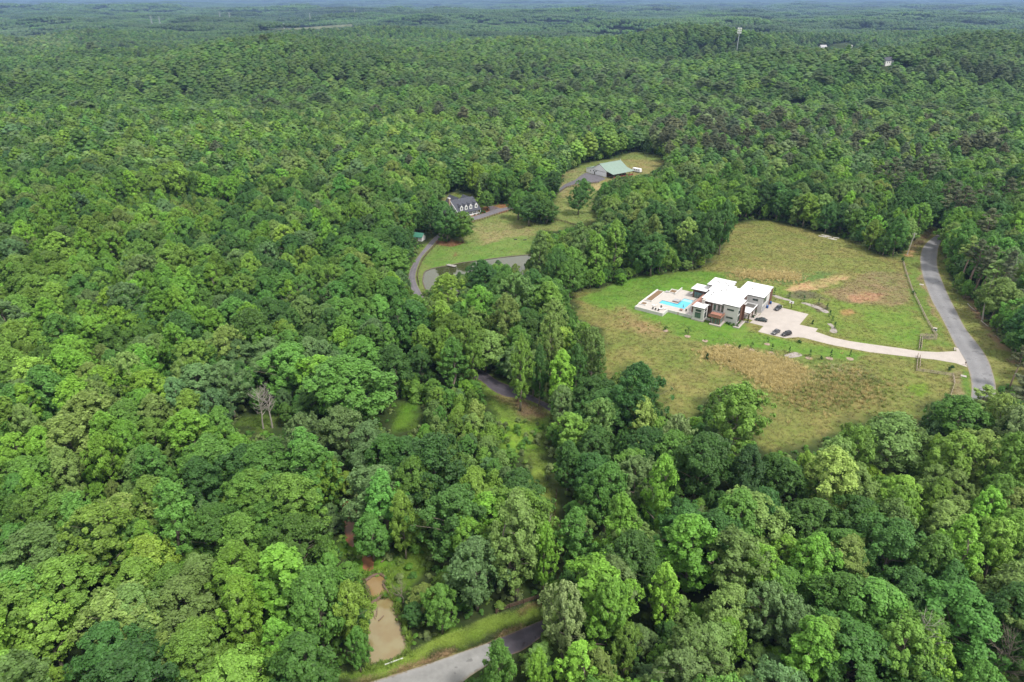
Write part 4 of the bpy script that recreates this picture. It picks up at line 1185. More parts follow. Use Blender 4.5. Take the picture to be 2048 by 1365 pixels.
window(.5, 2.6, 17.7, 0, 5.2, 5.85, 'b')
window(4.72, 0, 18.3, 22.6, 4.2, 6.7, 'a', M_GLASSG, 3)
window(-12.9, -11.9, .85, 0, 5.3, 6.2, 'b', M_WHITE)
for b0, b1 in ((18.4, 23.2), (24.6, 27.6)):
    gd = part('garage_door', M_DARK, (4.70, 4.78, b0, b1, 0, 2.75))
    for k in range(4):
        part('door_panel', M_GREY, (4.78, 4.82, b0 + .12, b1 - .12, .08 + k * .68, .68 + k * .68), parent=gd)
# entry with balcony
part('entry_plinth', M_CONC, (-9.5, -4.7, -6.0, -.02, 0, .45))
part('entry_box', M_WOOD, (-8.8, -5.5, -4.9, .0, .45, 3.3))
ed = part('entry_door', M_GLASSG, (-7.6, -6.7, -4.96, -4.9, .5, 2.9)); part('handle', M_GREY, (-6.9, -6.84, -5.02, -4.96, 1.2, 2.0), parent=ed)
for a in (-8.6, -6.3): part('entry_window', M_GLASSG, (a, a + .55, -4.95, -4.9, .6, 3.0))
part('entry_window', M_GLASSG, (-5.5, -5.45, -4.3, -1.2, .6, 3.1))
part('balcony_floor', M_COPPER, (-10.5, -5.2, -5.2, -.02, 3.3, 3.55))
rail = MB()
for a in np.arange(-10.45, -5.2, .74): rail.box(a - .03, a + .03, -5.18, -5.12, 3.55, 4.6)
rail.box(-10.5, -5.2, -5.2, -5.1, 4.55, 4.64).box(-10.5, -10.42, -5.2, 0, 4.55, 4.64).box(-5.28, -5.2, -5.2, 0, 4.55, 4.64)
rail.obj('balcony_rail', M_DARK, house)
for k in range(7): part('railing_panel', M_COPPER, (-10.4 + k * .74, -9.78 + k * .74, -5.17, -5.13, 3.65, 4.5))
for k in range(5): part('railing_panel', M_COPPER, (-5.26, -5.22, -5.05 + k * .95, -4.2 + k * .95, 3.65, 4.5))
part('entry_column', M_DARK, (-9.4, -9.2, -5.1, -4.9, .45, 3.3)); 
# corner tower
roof('tower_roof', [(-17.6, -5.6), (-12.2, -5.6), (-12.2, -.2), (-17.6, -.2)], 6.2)
part('tower_wall', M_WHITE, (-17.1, -12.5, -5.2, -.6, 0, 5.88))
part('tower_base', M_CONC, (-17.3, -12.2, -5.4, -.5, 0, .5))
window(-15.9, -13.7, -5.2, 0, 4.3, 5.1, 'b'); window(-16.0, -13.7, -5.2, 0, 1.5, 3.7, 'b', M_GLASSG, 1)
window(-12.5, 0, -4.0, -2.0, 4.3, 5.1, 'a'); window(-12.5, 0, -4.0, -2.0, 1.4, 3.7, 'a')
part('chimney', M_PAVE, (-15.3, -14.3, -.9, 1.6, 5.9, 8.0))
part('low_wall', M_WHITE, (-12.2, -9.5, -2.2, -1.9, 0, 1.0))
# pavilion by the pool
roof('pavilion_roof', [(-26.4, 15.4), (-19.2, 15.4), (-19.2, 22.9), (-26.4, 22.9)], 5.0)
part('pavilion_wall', M_WOOD, (-25.4, -20, 16.0, 22.4, .9, 4.68))
for k in range(4): window(-24.7 + k * 1.12, -23.75 + k * 1.12, 16.0, 0, 1.1, 3.7, 'b', M_GLASSG)
part('deck', M_COPPER, (-20.2, -17, 1.2, 15.2, 3.7, 3.95))
part('deck_wall', M_WOOD, (-19.6, -16.9, .2, 12.5, 1.0, 3.7))
dr = MB().box(-20.2, -20.12, 1.2, 15.2, 4.85, 4.95)
for b in np.arange(1.25, 15.2, 1.4): dr.box(-20.2, -20.12, b - .04, b + .04, 3.95, 4.85)
dr.obj('deck_rail', M_DARK, house)
for k in range(3): window(-18.9 + k * .75, -18.3 + k * .75, .2, 0, 1.2, 3.3, 'b', M_GLASS)
# open carport between the wings
cp = MB()
cp.box(-.1, 3.1, 6.3, 12.6, 3.45, 3.75).box(-1.7, -.1, 9.3, 12.6, 3.45, 3.75).box(2.6, 3.1, 12.6, 17, 3.45, 3.75).box(-1.7, -1.3, 12.6, 17, 3.45, 3.75).box(-1.7, 3.1, 17, 17.66, 3.45, 3.75)
cp.obj('carport_roof', M_ROOFW, house)
MB().box(-.1, 3.14, 6.26, 6.3, 3.4, 3.72).box(3.1, 3.14, 6.3, 17.6, 3.4, 3.72).obj('carport_fascia', M_DARK, house)
for b in (6.7, 11.5, 16.4): part('carport_post', M_WOOD, (2.6, 2.95, b, b + .35, 0, 3.45))
part('carport_floor', M_CONC, (-1.8, 4.6, 8.75, 17.6, 0, .10))
part('planter_wall', M_PAVE, (-.4, 2.0, -3.1, -2.7, 0, .5), (1.7, 2.1, -2.7, 5.2, 0, .5), (2.1, 3.6, 4.8, 5.2, 0, .5))
part('planter_bed', M_GRAVEL, (-.02, 1.7, -2.7, 5.2, 0, .35))
# terrace round the pool
TZ = .95
terrace = empty('pool_terrace', (HO[0], HO[1], 0), HA)
tag(terrace, 'pale paved terrace with low white walls round the blue pool', 'terrace')
xs = sorted({-41.2, -38.2, -36.4, -35, -33, -28.8, -27.8, -25, -23.2, -20, -17.1}); ys = sorted({-9.2, -5.6, -3.6, -2.0, 0, 1.1, 4.8, 12.4, 13.8, 14.2, 16, 18.4, 21.5})
def paved(a, b):
    if -35 < a < -23.2 and 1.1 < b < 4.8: return False
    if -27.8 < a < -23.2 and 1.1 < b < 12.4: return False
    if b < -3.6 and a > -28.8: return False
    if a > -20 and b > 16: return False
    if b > 18.4 and a < -33: return False
    if b > 14.2 and a < -36.4: return False
    return True
tp = MB()
for i in range(len(xs) - 1):
    for j in range(len(ys) - 1):
        if paved((xs[i] + xs[i + 1]) / 2, (ys[j] + ys[j + 1]) / 2): tp.box(xs[i], xs[i + 1], ys[j], ys[j + 1], -.1, TZ)
tme = tp.me('paving', M_PAVE)
bm = bmesh.new(); bm.from_mesh(tme); bmesh.ops.remove_doubles(bm, verts=bm.verts, dist=.001)
dup = [f for f in bm.faces if not f.is_valid]
seen = {}
for f in bm.faces:
    seen.setdefault(tuple(sorted(v.index for v in f.verts)), []).append(f)
kill = [f for k, fs in seen.items() if len(fs) > 1 for f in fs]
bmesh.ops.delete(bm, geom=kill, context='FACES'); bm.to_mesh(tme); bm.free()
link('paving', tme, terrace)
def tpart(name, m, *boxes): return part(name, m, *boxes, parent=terrace)
tpart('low_wall', M_WHITE, (-41.5, -28.5, -9.45, -9.2, -.1, 1.45)); tpart('low_wall', M_WHITE, (-28.8, -28.5, -9.2, -3.9, -.1, 1.4))
tpart('low_wall', M_WHITE, (-28.5, -25, -3.9, -3.6, -.1, 1.15)); tpart('low_wall', M_WHITE, (-25, -17.3, -4.2, -3.9, -.1, 1.3)); tpart('gate_post', M_COPPER, (-23.9, -23.6, -4.25, -4.2, 0, 1.35))
tpart('low_wall', M_WHITE, (-41.5, -41.2, -9.2, -5.8, -.1, 1.4)); tpart('low_wall', M_WHITE, (-41.7, -41.2, -5.8, 14.2, -.1, 1.55))
tpart('low_wall', M_WHITE, (-33.0, -32.7, 13.9, 22, -.1, 1.9)); tpart('low_wall', M_WHITE, (-36.6, -33.0, 18.4, 18.7, -.1, 1.5))
for (a0, a1, b0, b1, h) in ((-41.2, -38.4, -5.3, -2.3, 1.35), (-41.2, -37.9, 0, 13.8, 1.45), (-36.4, -33.0, 14.6, 18.4, 1.4)):
    pl = tpart('planter', M_WHITE, (a0, a1, b0, b0 + .3, TZ, h), (a0, a1, b1 - .3, b1, TZ, h), (a1 - .3, a1, b0 + .3, b1 - .3, TZ, h), (a0, a0 + .3, b0 + .3, b1 - .3, TZ, h))
    part('soil', M_SOIL, (a0 + .3, a1 - .3, b0 + .3, b1 - .3, TZ, h - .12), parent=pl)
tpart('steps', M_GREY, (-37.9, -36.6, 13.9, 16, TZ, TZ + .25))
pool = empty('swimming_pool', HL(-27, 4), HA)
tag(pool, 'turquoise L-shaped swimming pool set in the pale terrace', 'swimming pool')
def pp(name, m, *boxes):
    mb = MB()
    for b in boxes: mb.box(b[0] + 27, b[1] + 27, b[2] - 4, b[3] - 4, b[4], b[5])
    return mb.obj(name, m, pool)
pp('water', M_POOL, (-34.9, -27.8, 1.2, 4.7, .2, TZ - .14), (-27.8, -23.3, 1.2, 9.6, .2, TZ - .14))
pp('shallow_shelf', M_POOLS, (-27.7, -23.3, 9.6, 12.3, .2, TZ - .13))
pp('tile_edge', M_TILE, (-35, -34.9, 1.1, 4.8, .1, TZ - .02), (-35, -27.8, 4.7, 4.8, .1, TZ - .02), (-34.9, -23.2, 1.1, 1.2, .1, TZ - .02), (-23.3, -23.2, 1.2, 12.4, .1, TZ - .02), (-27.8, -27.7, 4.8, 12.4, .1, TZ - .02), (-27.7, -23.3, 12.3, 12.4, .1, TZ - .02))
def small(name, label, cat, group, a, b, rz=0.0, z=TZ):
    o = empty(name, HL(a, b, z), HA + rz); tag(o, label, cat, group); return o
spa = small('hot_tub', 'square grey covered hot tub set beside the pool', 'hot tub', None, -29.2, 7.2)
MB().box(-1.3, 1.3, -1.4, 1.4, 0, .5).obj('tub_shell', M_COPPER, spa)
for sx in (-1, 1): MB().box(min(.03 * sx, 1.36 * sx), max(.03 * sx, 1.36 * sx), -1.45, 1.45, .5, .64).obj('cover_panel', M_GREY, spa)
M_CUSH = mat('white_cushion', (.78, .77, .75), .9, .1)
LL = ['on its own near the small square planter', 'beside the dark chairs by the low wall', 'closest to the pool corner', 'next to the pavilion wall']
for i, (a, b, rz) in enumerate(((-35.1, -3.2, .1), (-31.3, -4.9, .05), (-30.2, -3.6, .05), (-27.0, 19.0, 1.5))):
    o = small('sun_lounger', 'white sun lounger ' + LL[i], 'lounger', 'loungers on the terrace', a, b, rz)
    MB().box(-.95, .45, -.35, .35, .28, .40).obj('seat', M_CUSH, o)
    MB().add([(.45, -.35, .3), (.45, .35, .3), (1.05, .35, .78), (1.05, -.35, .78), (.4, -.35, .42), (.4, .35, .42), (1.0, .35, .88), (1.0, -.35, .88)],
             [(0, 1, 2, 3), (7, 6, 5, 4), (0, 4, 5, 1), (3, 2, 6, 7), (0, 3, 7, 4), (1, 5, 6, 2)]).obj('backrest', M_CUSH, o)
    for lx in (-.85, .4):
        for ly in (-.3, .3): MB().box(lx - .03, lx + .03, ly - .03, ly + .03, 0, .28).obj('leg', M_GREY, o)
CL = ['at the end of the row by the low white wall', 'second along the low white wall', 'third along the low white wall', 'beside the long pool edge', 'by the fire table on the lower terrace']
for i, (a, b, rz) in enumerate(((-34.3, -6.8, 0), (-32.9, -7.1, .1), (-31.5, -7.2, -.1), (-31.9, -3.0, 1), (-21.6, -.6, .6))):
    o = small('patio_chair', 'dark patio chair ' + CL[i], 'chair', 'dark chairs on the terrace', a, b, rz)
    MB().box(-.32, .32, -.32, .32, .36, .46).obj('seat', M_DARK, o); MB().box(-.32, .32, .26, .34, .46, .95).obj('backrest', M_DARK, o)
    for lx in (-.28, .28):
        for ly in (-.28, .28): MB().box(lx - .025, lx + .025, ly - .025, ly + .025, 0, .36).obj('leg', M_DARK, o)
tb = small('fire_table', 'brown round table with chairs at the lower terrace corner', 'table', None, -23.6, -1.1)
MB().prism([(.75 * math.cos(t * .524), .75 * math.sin(t * .524)) for t in range(12)], .58, .68).obj('table_top', M_COPPER, tb); MB().box(-.3, .3, -.3, .3, 0, .58).obj('base', M_COPPER, tb)
ub = small('patio_umbrella', 'folded grey-blue umbrella standing by the pool corner', 'umbrella', None, -23.6, .7)
MB().tube([(0, 0, 0), (0, 0, 2.5)], .03, 6).obj('pole', M_GREY, ub); MB().tube([(0, 0, .9), (0, 0, 1.3), (0, 0, 2.4)], [.26, .22, .03], 8).obj('canopy', mat('grey_blue_cloth', (.14, .20, .24), .9, .1), ub); MB().tube([(0, 0, 0), (0, 0, .08)], .3, 10).obj('base', M_GREY, ub)

# ------------------------------------------------------------------ cars
M_TYRE = mat('tyre_rubber', (.02, .02, .02), .8, .2); M_RIM = mat('wheel_rim', (.35, .35, .36), .3, .5, .8)
M_CGLASS = mat('car_glass', (.015, .018, .02), .06, .7); M_LIGHT = mat('headlight_lens', (.6, .6, .6), .1, .6); M_TAIL = mat('tail_light', (.25, .01, .01), .2, .5)
def car(pxy, deg, body, suv, label):
    x, y = U(*pxy); o = empty('parked_car', (x, y, .136), R(deg)); tag(o, label, 'car', 'cars on the forecourt')
    L, Wd, Hh = (4.6, 1.85, 1.68) if suv else (4.85, 1.84, 1.42)
    hl = L / 2
    # cross sections along the length: x, half width low, half width shoulder, z low, z shoulder
    S = [(-hl, .70, .74, .40, .78), (-hl + .12, .84, .86, .28, .92 if suv else .86), (-hl + .7, .90, .91, .22, 1.0 if suv else .92), (-.3, .92, .92, .20, .98 if suv else .90),
         (.95, .92, .91, .20, .95 if suv else .86), (hl - .55, .88, .86, .24, .84 if suv else .74), (hl - .08, .78, .74, .30, .68 if suv else .62), (hl, .62, .6, .38, .6)]
    v, f = [], []
    for sx, wl_, ws, zl, zs in S: v += [(sx, -wl_, zl), (sx, -ws, (zl + zs) / 2), (sx, -ws * .96, zs - .06), (sx, -ws * .86, zs), (sx, ws * .86, zs), (sx, ws * .96, zs - .06), (sx, ws, (zl + zs) / 2), (sx, wl_, zl)]
    n = 8
    for i in range(len(S) - 1):
        for k in range(n): f.append((i * n + k, i * n + (k + 1) % n, (i + 1) * n + (k + 1) % n, (i + 1) * n + k))
    f += [tuple(range(n)), tuple(range(len(S) * n - 1, len(S) * n - n - 1, -1))]
    me = mesh('body', v, f, body, True); bm = bmesh.new(); bm.from_mesh(me); bmesh.ops.recalc_face_normals(bm, faces=bm.faces); bm.to_mesh(me); bm.free()
    link('body', me, o)
    zs = .95 if suv else .86
    xb, xr0, xr1, xf = (-hl + .25, -hl + .55, .25, 1.15) if suv else (-hl + .55, -1.25, .1, 1.15)
    a = [(xb, -.80, zs), (xb, .80, zs), (xf, .78, zs - .04), (xf, -.78, zs - .04), (xr0, -.60, Hh), (xr0, .60, Hh), (xr1, .60, Hh), (xr1, -.60, Hh)]
    def quad(name, idx, m, grow=0):
        MB().add([a[i] for i in idx], [tuple(range(len(idx)))]).obj(name, m, o)
    quad('rear_window', (1, 0, 4, 5), M_CGLASS); quad('windscreen', (3, 2, 6, 7), M_CGLASS); quad('side_window', (0, 3, 7, 4), M_CGLASS); quad('side_window', (2, 1, 5, 6), M_CGLASS)
    MB().add([(xr0 - .02, -.62, Hh - .03), (xr1 + .02, -.62, Hh - .03), (xr1 + .02, .62, Hh - .03), (xr0 - .02, .62, Hh - .03), (xr0 + .05, -.54, Hh + .04), (xr1 - .05, -.54, Hh + .04), (xr1 - .05, .54, Hh + .04), (xr0 + .05, .54, Hh + .04)],
             [(4, 5, 6, 7), (0, 1, 5, 4), (1, 2, 6, 5), (2, 3, 7, 6), (3, 0, 4, 7)]).obj('roof', body, o)
    for wx in (-L * .29, L * .30):
        for s in (-1, 1):
            w = MB().tube([(wx, s * .74, .33), (wx, s * .94, .33)], .34, 14).obj('wheel', M_TYRE, o)
            MB().tube([(wx, s * .93, .33), (wx, s * .955, .33)], .21, 10).obj('rim', M_RIM, w)
    for s in (-1, 1):
        MB().box(hl - .16, hl - .02, s * .55 - .16, s * .55 + .16, .56, .68).obj('headlight', M_LIGHT, o)
        MB().box(-hl - .01, -hl + .12, s * .58 - .16, s * .58 + .16, .70, .84).obj('tail_light', M_TAIL, o)
        MB().box(.75, .93, s * 1.0 - .09, s * 1.0 + .09, .9, 1.03).obj('mirror', body, o)
M_C1 = mat('dark_grey_car_paint', (.055, .058, .066), .3, .5, .3); M_C2 = mat('green_black_car_paint', (.030, .045, .042), .25, .5, .3); M_C3 = mat('grey_car_paint', (.10, .10, .105), .3, .5, .4); M_C4 = mat('black_car_paint', (.016, .016, .018), .2, .5)
car((1555.5, 619.5), 225, M_C1, True, 'dark grey car parked by the blue bins near the hoop')
car((1522, 642.5), 153, M_C2, False, 'dark green-black sedan parked side on near the carport')
car((1551, 667), 223, M_C3, False, 'grey car parked at the forecourt edge beside the black one')
car((1572.5, 671), 207, M_C4, True, 'black car at the forecourt corner where the drive starts')

# ------------------------------------------------------------------ small things round the forecourt
M_BLUE = mat('blue_bin_plastic', (.02, .09, .30), .5, .4); M_POST = mat('black_steel_post', (.02, .02, .022), .4, .5)
for (p_, lab) in (((1541, 609), 'blue wheeled bin close to the house corner'), ((1534.5, 617), 'blue wheeled bin nearer the garage door')):
    x, y = U(*p_); o = empty('wheeled_bin', (x, y, .075), HA); tag(o, lab, 'bin', 'blue bins')
    MB().add([(-.3, -.35, .08), (.3, -.35, .08), (.3, .35, .08), (-.3, .35, .08), (-.38, -.45, 1.1), (.38, -.45, 1.1), (.38, .45, 1.1), (-.38, .45, 1.1)], [(0, 3, 2, 1), (4, 5, 6, 7), (0, 1, 5, 4), (1, 2, 6, 5), (2, 3, 7, 6), (3, 0, 4, 7)]).obj('body', M_BLUE, o)
    MB().box(-.42, .42, -.5, .5, 1.1, 1.18).obj('lid', M_BLUE, o)
    for s in (-1, 1): MB().tube([(s * .28, .36, .12), (s * .36, .36, .12)], .12, 8).obj('wheel', M_TYRE, o)
x, y = U(1581, 619); hoop = empty('basketball_hoop', (x, y, 0), HA); tag(hoop, 'basketball hoop with white backboard at the forecourt edge', 'basketball hoop')
MB().box(-.12, .12, .5, .75, 0, 3.2).add([(-.1, .5, 3.2), (.1, .5, 3.2), (.1, .75, 3.2), (-.1, .75, 3.2), (-.1, -.35, 3.5), (.1, -.35, 3.5), (.1, -.3, 3.2), (-.1, -.3, 3.2)], [(0, 1, 5, 4), (2, 3, 7, 6), (1, 2, 6, 5), (3, 0, 4, 7)]).obj('post', M_POST, hoop)
MB().box(-.92, .92, -.42, -.36, 2.9, 4.0).obj('backboard', mat('backboard_white', (.78, .78, .78), .4, .5), hoop)
MB().box(-.3, .3, -.44, -.42, 3.05, 3.5).obj('target_square', M_POST, hoop)
MB().tube([(.23 * math.cos(t), -.68 + .23 * math.sin(t), 3.05) for t in np.linspace(0, 6.283, 13)], .02, 5, cap=False).obj('rim', mat('orange_rim', (.45, .08, .02), .5, .4), hoop)

# young trees with mulch rings and gravel beds
M_MULCH = mat('mulch_ring', (.27, .205, .165), .95, .1, nscale=3, namt=.3, bump=.5, bscale=6)
def young(name, seed, kind, r, h, nl, leaf): return build_proto(kind, seed, r, h, 26 if kind == 'cone' else 16, nl, leaf, 4, 5, combine=False, split=True)
YP = {'slim': young('slim', 710, 'cone', .62, 3.0, 1500, .16), 'round': young('round', 711, 'oval', .75, 2.8, 1300, .17), 'bush': young('bush', 712, 'shrub', .8, 1.4, 1400, .15)}
def plant(name, p_, kind, r, h, tintc, label, cat, group, ring=0, z=0.0):
    x, y = U(*p_); o = empty(name, (x, y, z), random.random() * 6); tag(o, label, cat, group)
    pr = YP[kind]
    c_ = link('crown', pr.crown, o); c_['tint'] = list(tintc); c_.scale = (r / pr.r, r / pr.r, h / pr.h)
    t_ = link('trunk', pr.trunk, o); t_.scale = (r / pr.r, r / pr.r, h / pr.h)
    return o
G1, G2, G3 = (.045, .115, .022), (.085, .17, .03), (.03, .08, .02)
YT = [((1332, 660), 'bush', 1.0, 1.6, G2, 'small pale bush in front of the terrace end'), ((1376, 669), 'round', 1.5, 3.4, G2, 'round pale young tree in front of the pool terrace'),
      ((1410, 681), 'bush', .4, .8, G2, 'tiny sapling in front of the corner tower'), ((1455, 690), 'bush', .5, 1.3, G2, 'tiny sapling below the front entry'),
      ((1479, 698), 'bush', .7, 1.8, G3, 'dark bush on the lawn between two mulch rings'), ((1503, 698), 'round', .8, 3.0, G2, 'slender pale young tree above the golden grass'),
      ((1534.5, 687.5), 'round', .75, 3.1, G2, 'young tree on the lawn below the grey car'), ((1543, 703), 'slim', .75, 3.2, G1, 'dark young tree just above its mulch ring by the golden grass'),
      ((1578.5, 707), 'slim', .75, 2.9, G1, 'young tree rising behind the big gravel bed'), ((1619, 714.5), 'slim', .75, 3.3, G1, 'young tree first along the drive past the gravel bed'),
      ((1661, 716), 'slim', .8, 3.5, G1, 'young tree second along the drive past the gravel bed'), ((1700, 713), 'slim', .7, 2.8, G1, 'young tree third along the drive past the gravel bed'),
      ((1547.5, 590.5), 'slim', .9, 3.6, G1, 'young tree at the back corner of the garage wing'), ((1578, 597.5), 'slim', .85, 3.2, G1, 'young tree at the end of the short gravel path'),
      ((1607, 605), 'slim', .85, 3.4, G1, 'young tree at the start of the long gravel path'), ((1636, 610.5), 'slim', .8, 3.0, G1, 'young tree behind the middle of the long gravel path'),
      ((1653.5, 620), 'slim', .8, 3.1, G3, 'dark young tree behind the end of the long gravel path'), ((1659, 634), 'slim', .85, 3.1, G1, 'young tree just past the long gravel path'),
      ((1663.5, 646), 'slim', .9, 3.2, G2, 'paler young tree above the hourglass gravel bed'), ((1669, 658.5), 'slim', .9, 3.3, G1, 'young tree standing on the hourglass gravel bed'),
      ((1625, 648.5), 'bush', .6, 1.9, G3, 'bush on the lawn beside the forecourt corner'), ((1598, 686), 'bush', 1.0, 1.2, G3, 'low spreading shrub below the drive throat'),
      ((1414, 719), 'bush', .8, 2.6, G3, 'dark bush at the tip of the golden grass'), ((1642, 719), 'bush', .6, 1.5, G1, 'small bush between the young trees by the drive'),
      ((1902, 741), 'bush', 1.1, 2.0, G3, 'round dark bush by the road fence near the mailbox'), ((1804, 524), 'bush', 1.0, 2.4, G3, 'dark bush at the far end of the road fence'), ((1827, 588), 'bush', 1.0, 1.5, G1, 'bush growing through the road fence')]
for p_, k, r_, h_, tc, lab in YT:
    plant('bush' if k == 'bush' else 'young_tree', p_, k, r_, h_, tc, lab, 'bush' if k == 'bush' else 'young tree', 'young planting round the drive')
for i, (a, b, k, r_, h_, tc) in enumerate(((3.1, 4.6, 'slim', .6, 3.4, G3), (3.6, 13.6, 'slim', .8, 3.2, G3), (3.4, 11.2, 'bush', .6, 1.2, G3), (-.6, -1.4, 'bush', .8, 1.2, G1), (-2.2, -1.2, 'bush', .8, 1.1, G3), (-3.5, -1.0, 'bush', .8, 1.0, G3), (.9, -1.5, 'bush', .6, 1.0, G1), (.8, .6, 'bush', .6, 1.2, G2), (.9, 2.4, 'bush', .6, 1.3, G1))):
    o = plant('clipped_shrub', (0, 700), k, r_, h_, tc, ['slim dark cypress at the planter end', 'cypress against the garage wing wall', 'low shrub under the carport edge', 'green shrub at the front block corner', 'dark shrub along the front block wall', 'dark shrub beside the entry plinth', 'shrub at the near end of the gravel planter', 'pale shrub in the middle of the gravel planter', 'shrub at the far end of the gravel planter'][i], 'shrub', 'shrubs against the modern house')
    o.location = HL(a, b, .33 if i > 5 else 0)
RINGS = [((1331, 662), 1.15, 'in front of the terrace end'), ((1375, 673.5), 1.2, 'under the round pale young tree'), ((1410, 682.5), 1.15, 'below the corner tower'), ((1455, 691), 1.2, 'below the front entry'), ((1503, 700.5), 1.2, 'above the golden grass edge'),
         ((1534.5, 689), 1.1, 'below the parked grey car'), ((1542, 706.5), 1.2, 'by the big gravel bed'), ((1618, 717), 1.3, 'first past the big gravel bed'), ((1659, 717.5), 1.3, 'second past the big gravel bed'), ((1700, 718.5), 1.3, 'third past the big gravel bed')]
for (p_, r_, lab) in RINGS:
    x, y = U(*p_)
    o = MB().prism([(r_ * (1 + .06 * math.sin(3 * t + x)) * math.cos(t), r_ * (1 + .06 * math.sin(3 * t + x)) * math.sin(t)) for t in np.linspace(0, 6.283, 21)[:-1]], -.05, .09).obj('mulch_ring', M_MULCH, loc=(x, y, 0))
    tag(o, 'round brownish mulch ring on the grass ' + lab, 'mulch ring', 'mulch rings')
def bed(poly, lab):
    me = MB().prism([tuple(q) for q in curve_pts([U(*q) for q in poly + [poly[0]]], 5)[:-1]], -.05, .08).me('gravel_bed', M_GRAVEL)
    tag(link('gravel_bed', me), lab, 'gravel bed', 'gravel beds')
bed([(1568, 711), (1580, 707), (1590, 705), (1601, 708), (1604, 712), (1596, 714.5), (1583, 716), (1573, 715)], 'large grey gravel bed below the drive')
bed([(1543, 591), (1552, 591), (1570, 597), (1581, 600), (1580, 602.5), (1566, 600), (1552, 596)], 'short gravel path behind the forecourt')
bed([(1601, 606.5), (1612, 606), (1630, 611), (1645, 617), (1656, 623), (1657, 626.5), (1648, 626), (1636, 619), (1620, 613)], 'long curved gravel path behind the hoop')
bed([(1654, 648), (1662, 648), (1668, 653), (1672, 659), (1675, 664), (1672, 667), (1663, 666), (1659, 662), (1663, 657), (1659, 652)], 'hourglass-shaped gravel bed above the drive')

# ------------------------------------------------------------------ fences
M_RAILW = mat('weathered_fence_wood', (.36, .305, .245), .9, .15, nscale=3, namt=.25); M_RAILB = mat('dark_fence_wood', (.11, .07, .055), .9, .15, nscale=3, namt=.3)
POSTS = {}
def fence(name, path, m, label, gap=2.4, h=1.35, rails=(.35, .75, 1.15), world=False):
    pts = [np.array(q) if world else np.array(U(*q)) for q in path]
    o = empty(name, (pts[0][0], pts[0][1], 0)); tag(o, label, 'fence')
    if m.name not in POSTS: POSTS[m.name] = MB().box(-.08, .08, -.08, .08, -.1, h).me('post', m)
    for i in range(len(pts) - 1):
        a, b = pts[i], pts[i + 1]; L = np.linalg.norm(b - a); n = max(1, round(L / gap)); ang = math.atan2(b[1] - a[1], b[0] - a[0])
        for k in range(n + (1 if i == len(pts) - 2 else 0)):
            q = a + (b - a) * k / n - pts[0]; link('post', POSTS[m.name], o, (q[0], q[1], 0), ang)
        for z in rails:
            q = a - pts[0]; MB().box(0, L, -.03 + .09, .03 + .09, z - .08, z + .08).obj('rail', m, o, loc=(q[0], q[1], 0), rotz=ang)
    return o
fence('rail_fence', [(1806, 527), (1811, 545), (1824, 583), (1836, 607), (1850, 637), (1868, 668), (1873, 674)], M_RAILW, 'long pale timber rail fence between lawn and road')
fence('rail_fence', [(1873, 675.5), (1840, 673), (1837, 701)], M_RAILW, 'outer rail fence of the planted corner above the drive mouth')
fence('rail_fence', [(1872, 680.5), (1843.5, 679), (1841.5, 701)], M_RAILW, 'inner rail fence of the planted corner above the drive mouth')
fence('rail_fence', [(1835, 713), (1832, 743), (1905, 753.5), (1908, 770), (1899, 797)], M_RAILW, 'timber rail fence below the drive turning along the road')
fence('rail_fence', [(1839.5, 716), (1838.5, 738)], M_RAILW, 'short second rail fence below the drive mouth')
fence('dark_fence', [(944, 446), (965, 440.5), (994, 430.5), (1022, 421.5), (1034, 417)], M_RAILB, 'dark rail fence along the lane in front of the grey house')
fence('dark_fence', [(878, 484), (868, 495), (854, 509), (844, 523), (837, 541), (834.5, 556), (838, 572)], M_RAILB, 'reddish dark rail fence along the farm lane by the pond')
fence('dark_fence', [(1108, 441), (1130, 446), (1152, 453), (1165, 457)], M_RAILB, 'dark rail fence crossing the field beside the big dark trees')
fence('dark_fence', [(1112, 391), (1133, 376.5), (1150, 372.5), (1175, 369.5), (1197, 366.5)], M_RAILB, 'dark rail fence along the barn yard')
fence('dark_fence', [(992, 1228), (1020, 1217), (1048, 1208), (1076, 1199)], M_RAILB, 'dark rail fence under the trees above the lower road')
fence('dark_fence', [(1113, 985), (1111, 1010), (1108, 1040)], M_RAILB, 'thin fence along the narrow grass strip in the wood')
fence('rail_fence', [(1822, 866), (1836, 856), (1862, 838), (1885, 828)], M_RAILW, 'pale rail fence half hidden below the field corner trees')
for i in range(11):
    p_ = (1845 + i * 2.5, 676.8) if i < 9 else (1840, 682 + (i - 8) * 6)
    plant('hedge_shrub', p_, 'bush', .42, .8, G3, 'small dark shrub planted between the two corner fences', 'shrub', 'shrubs between the corner fences')

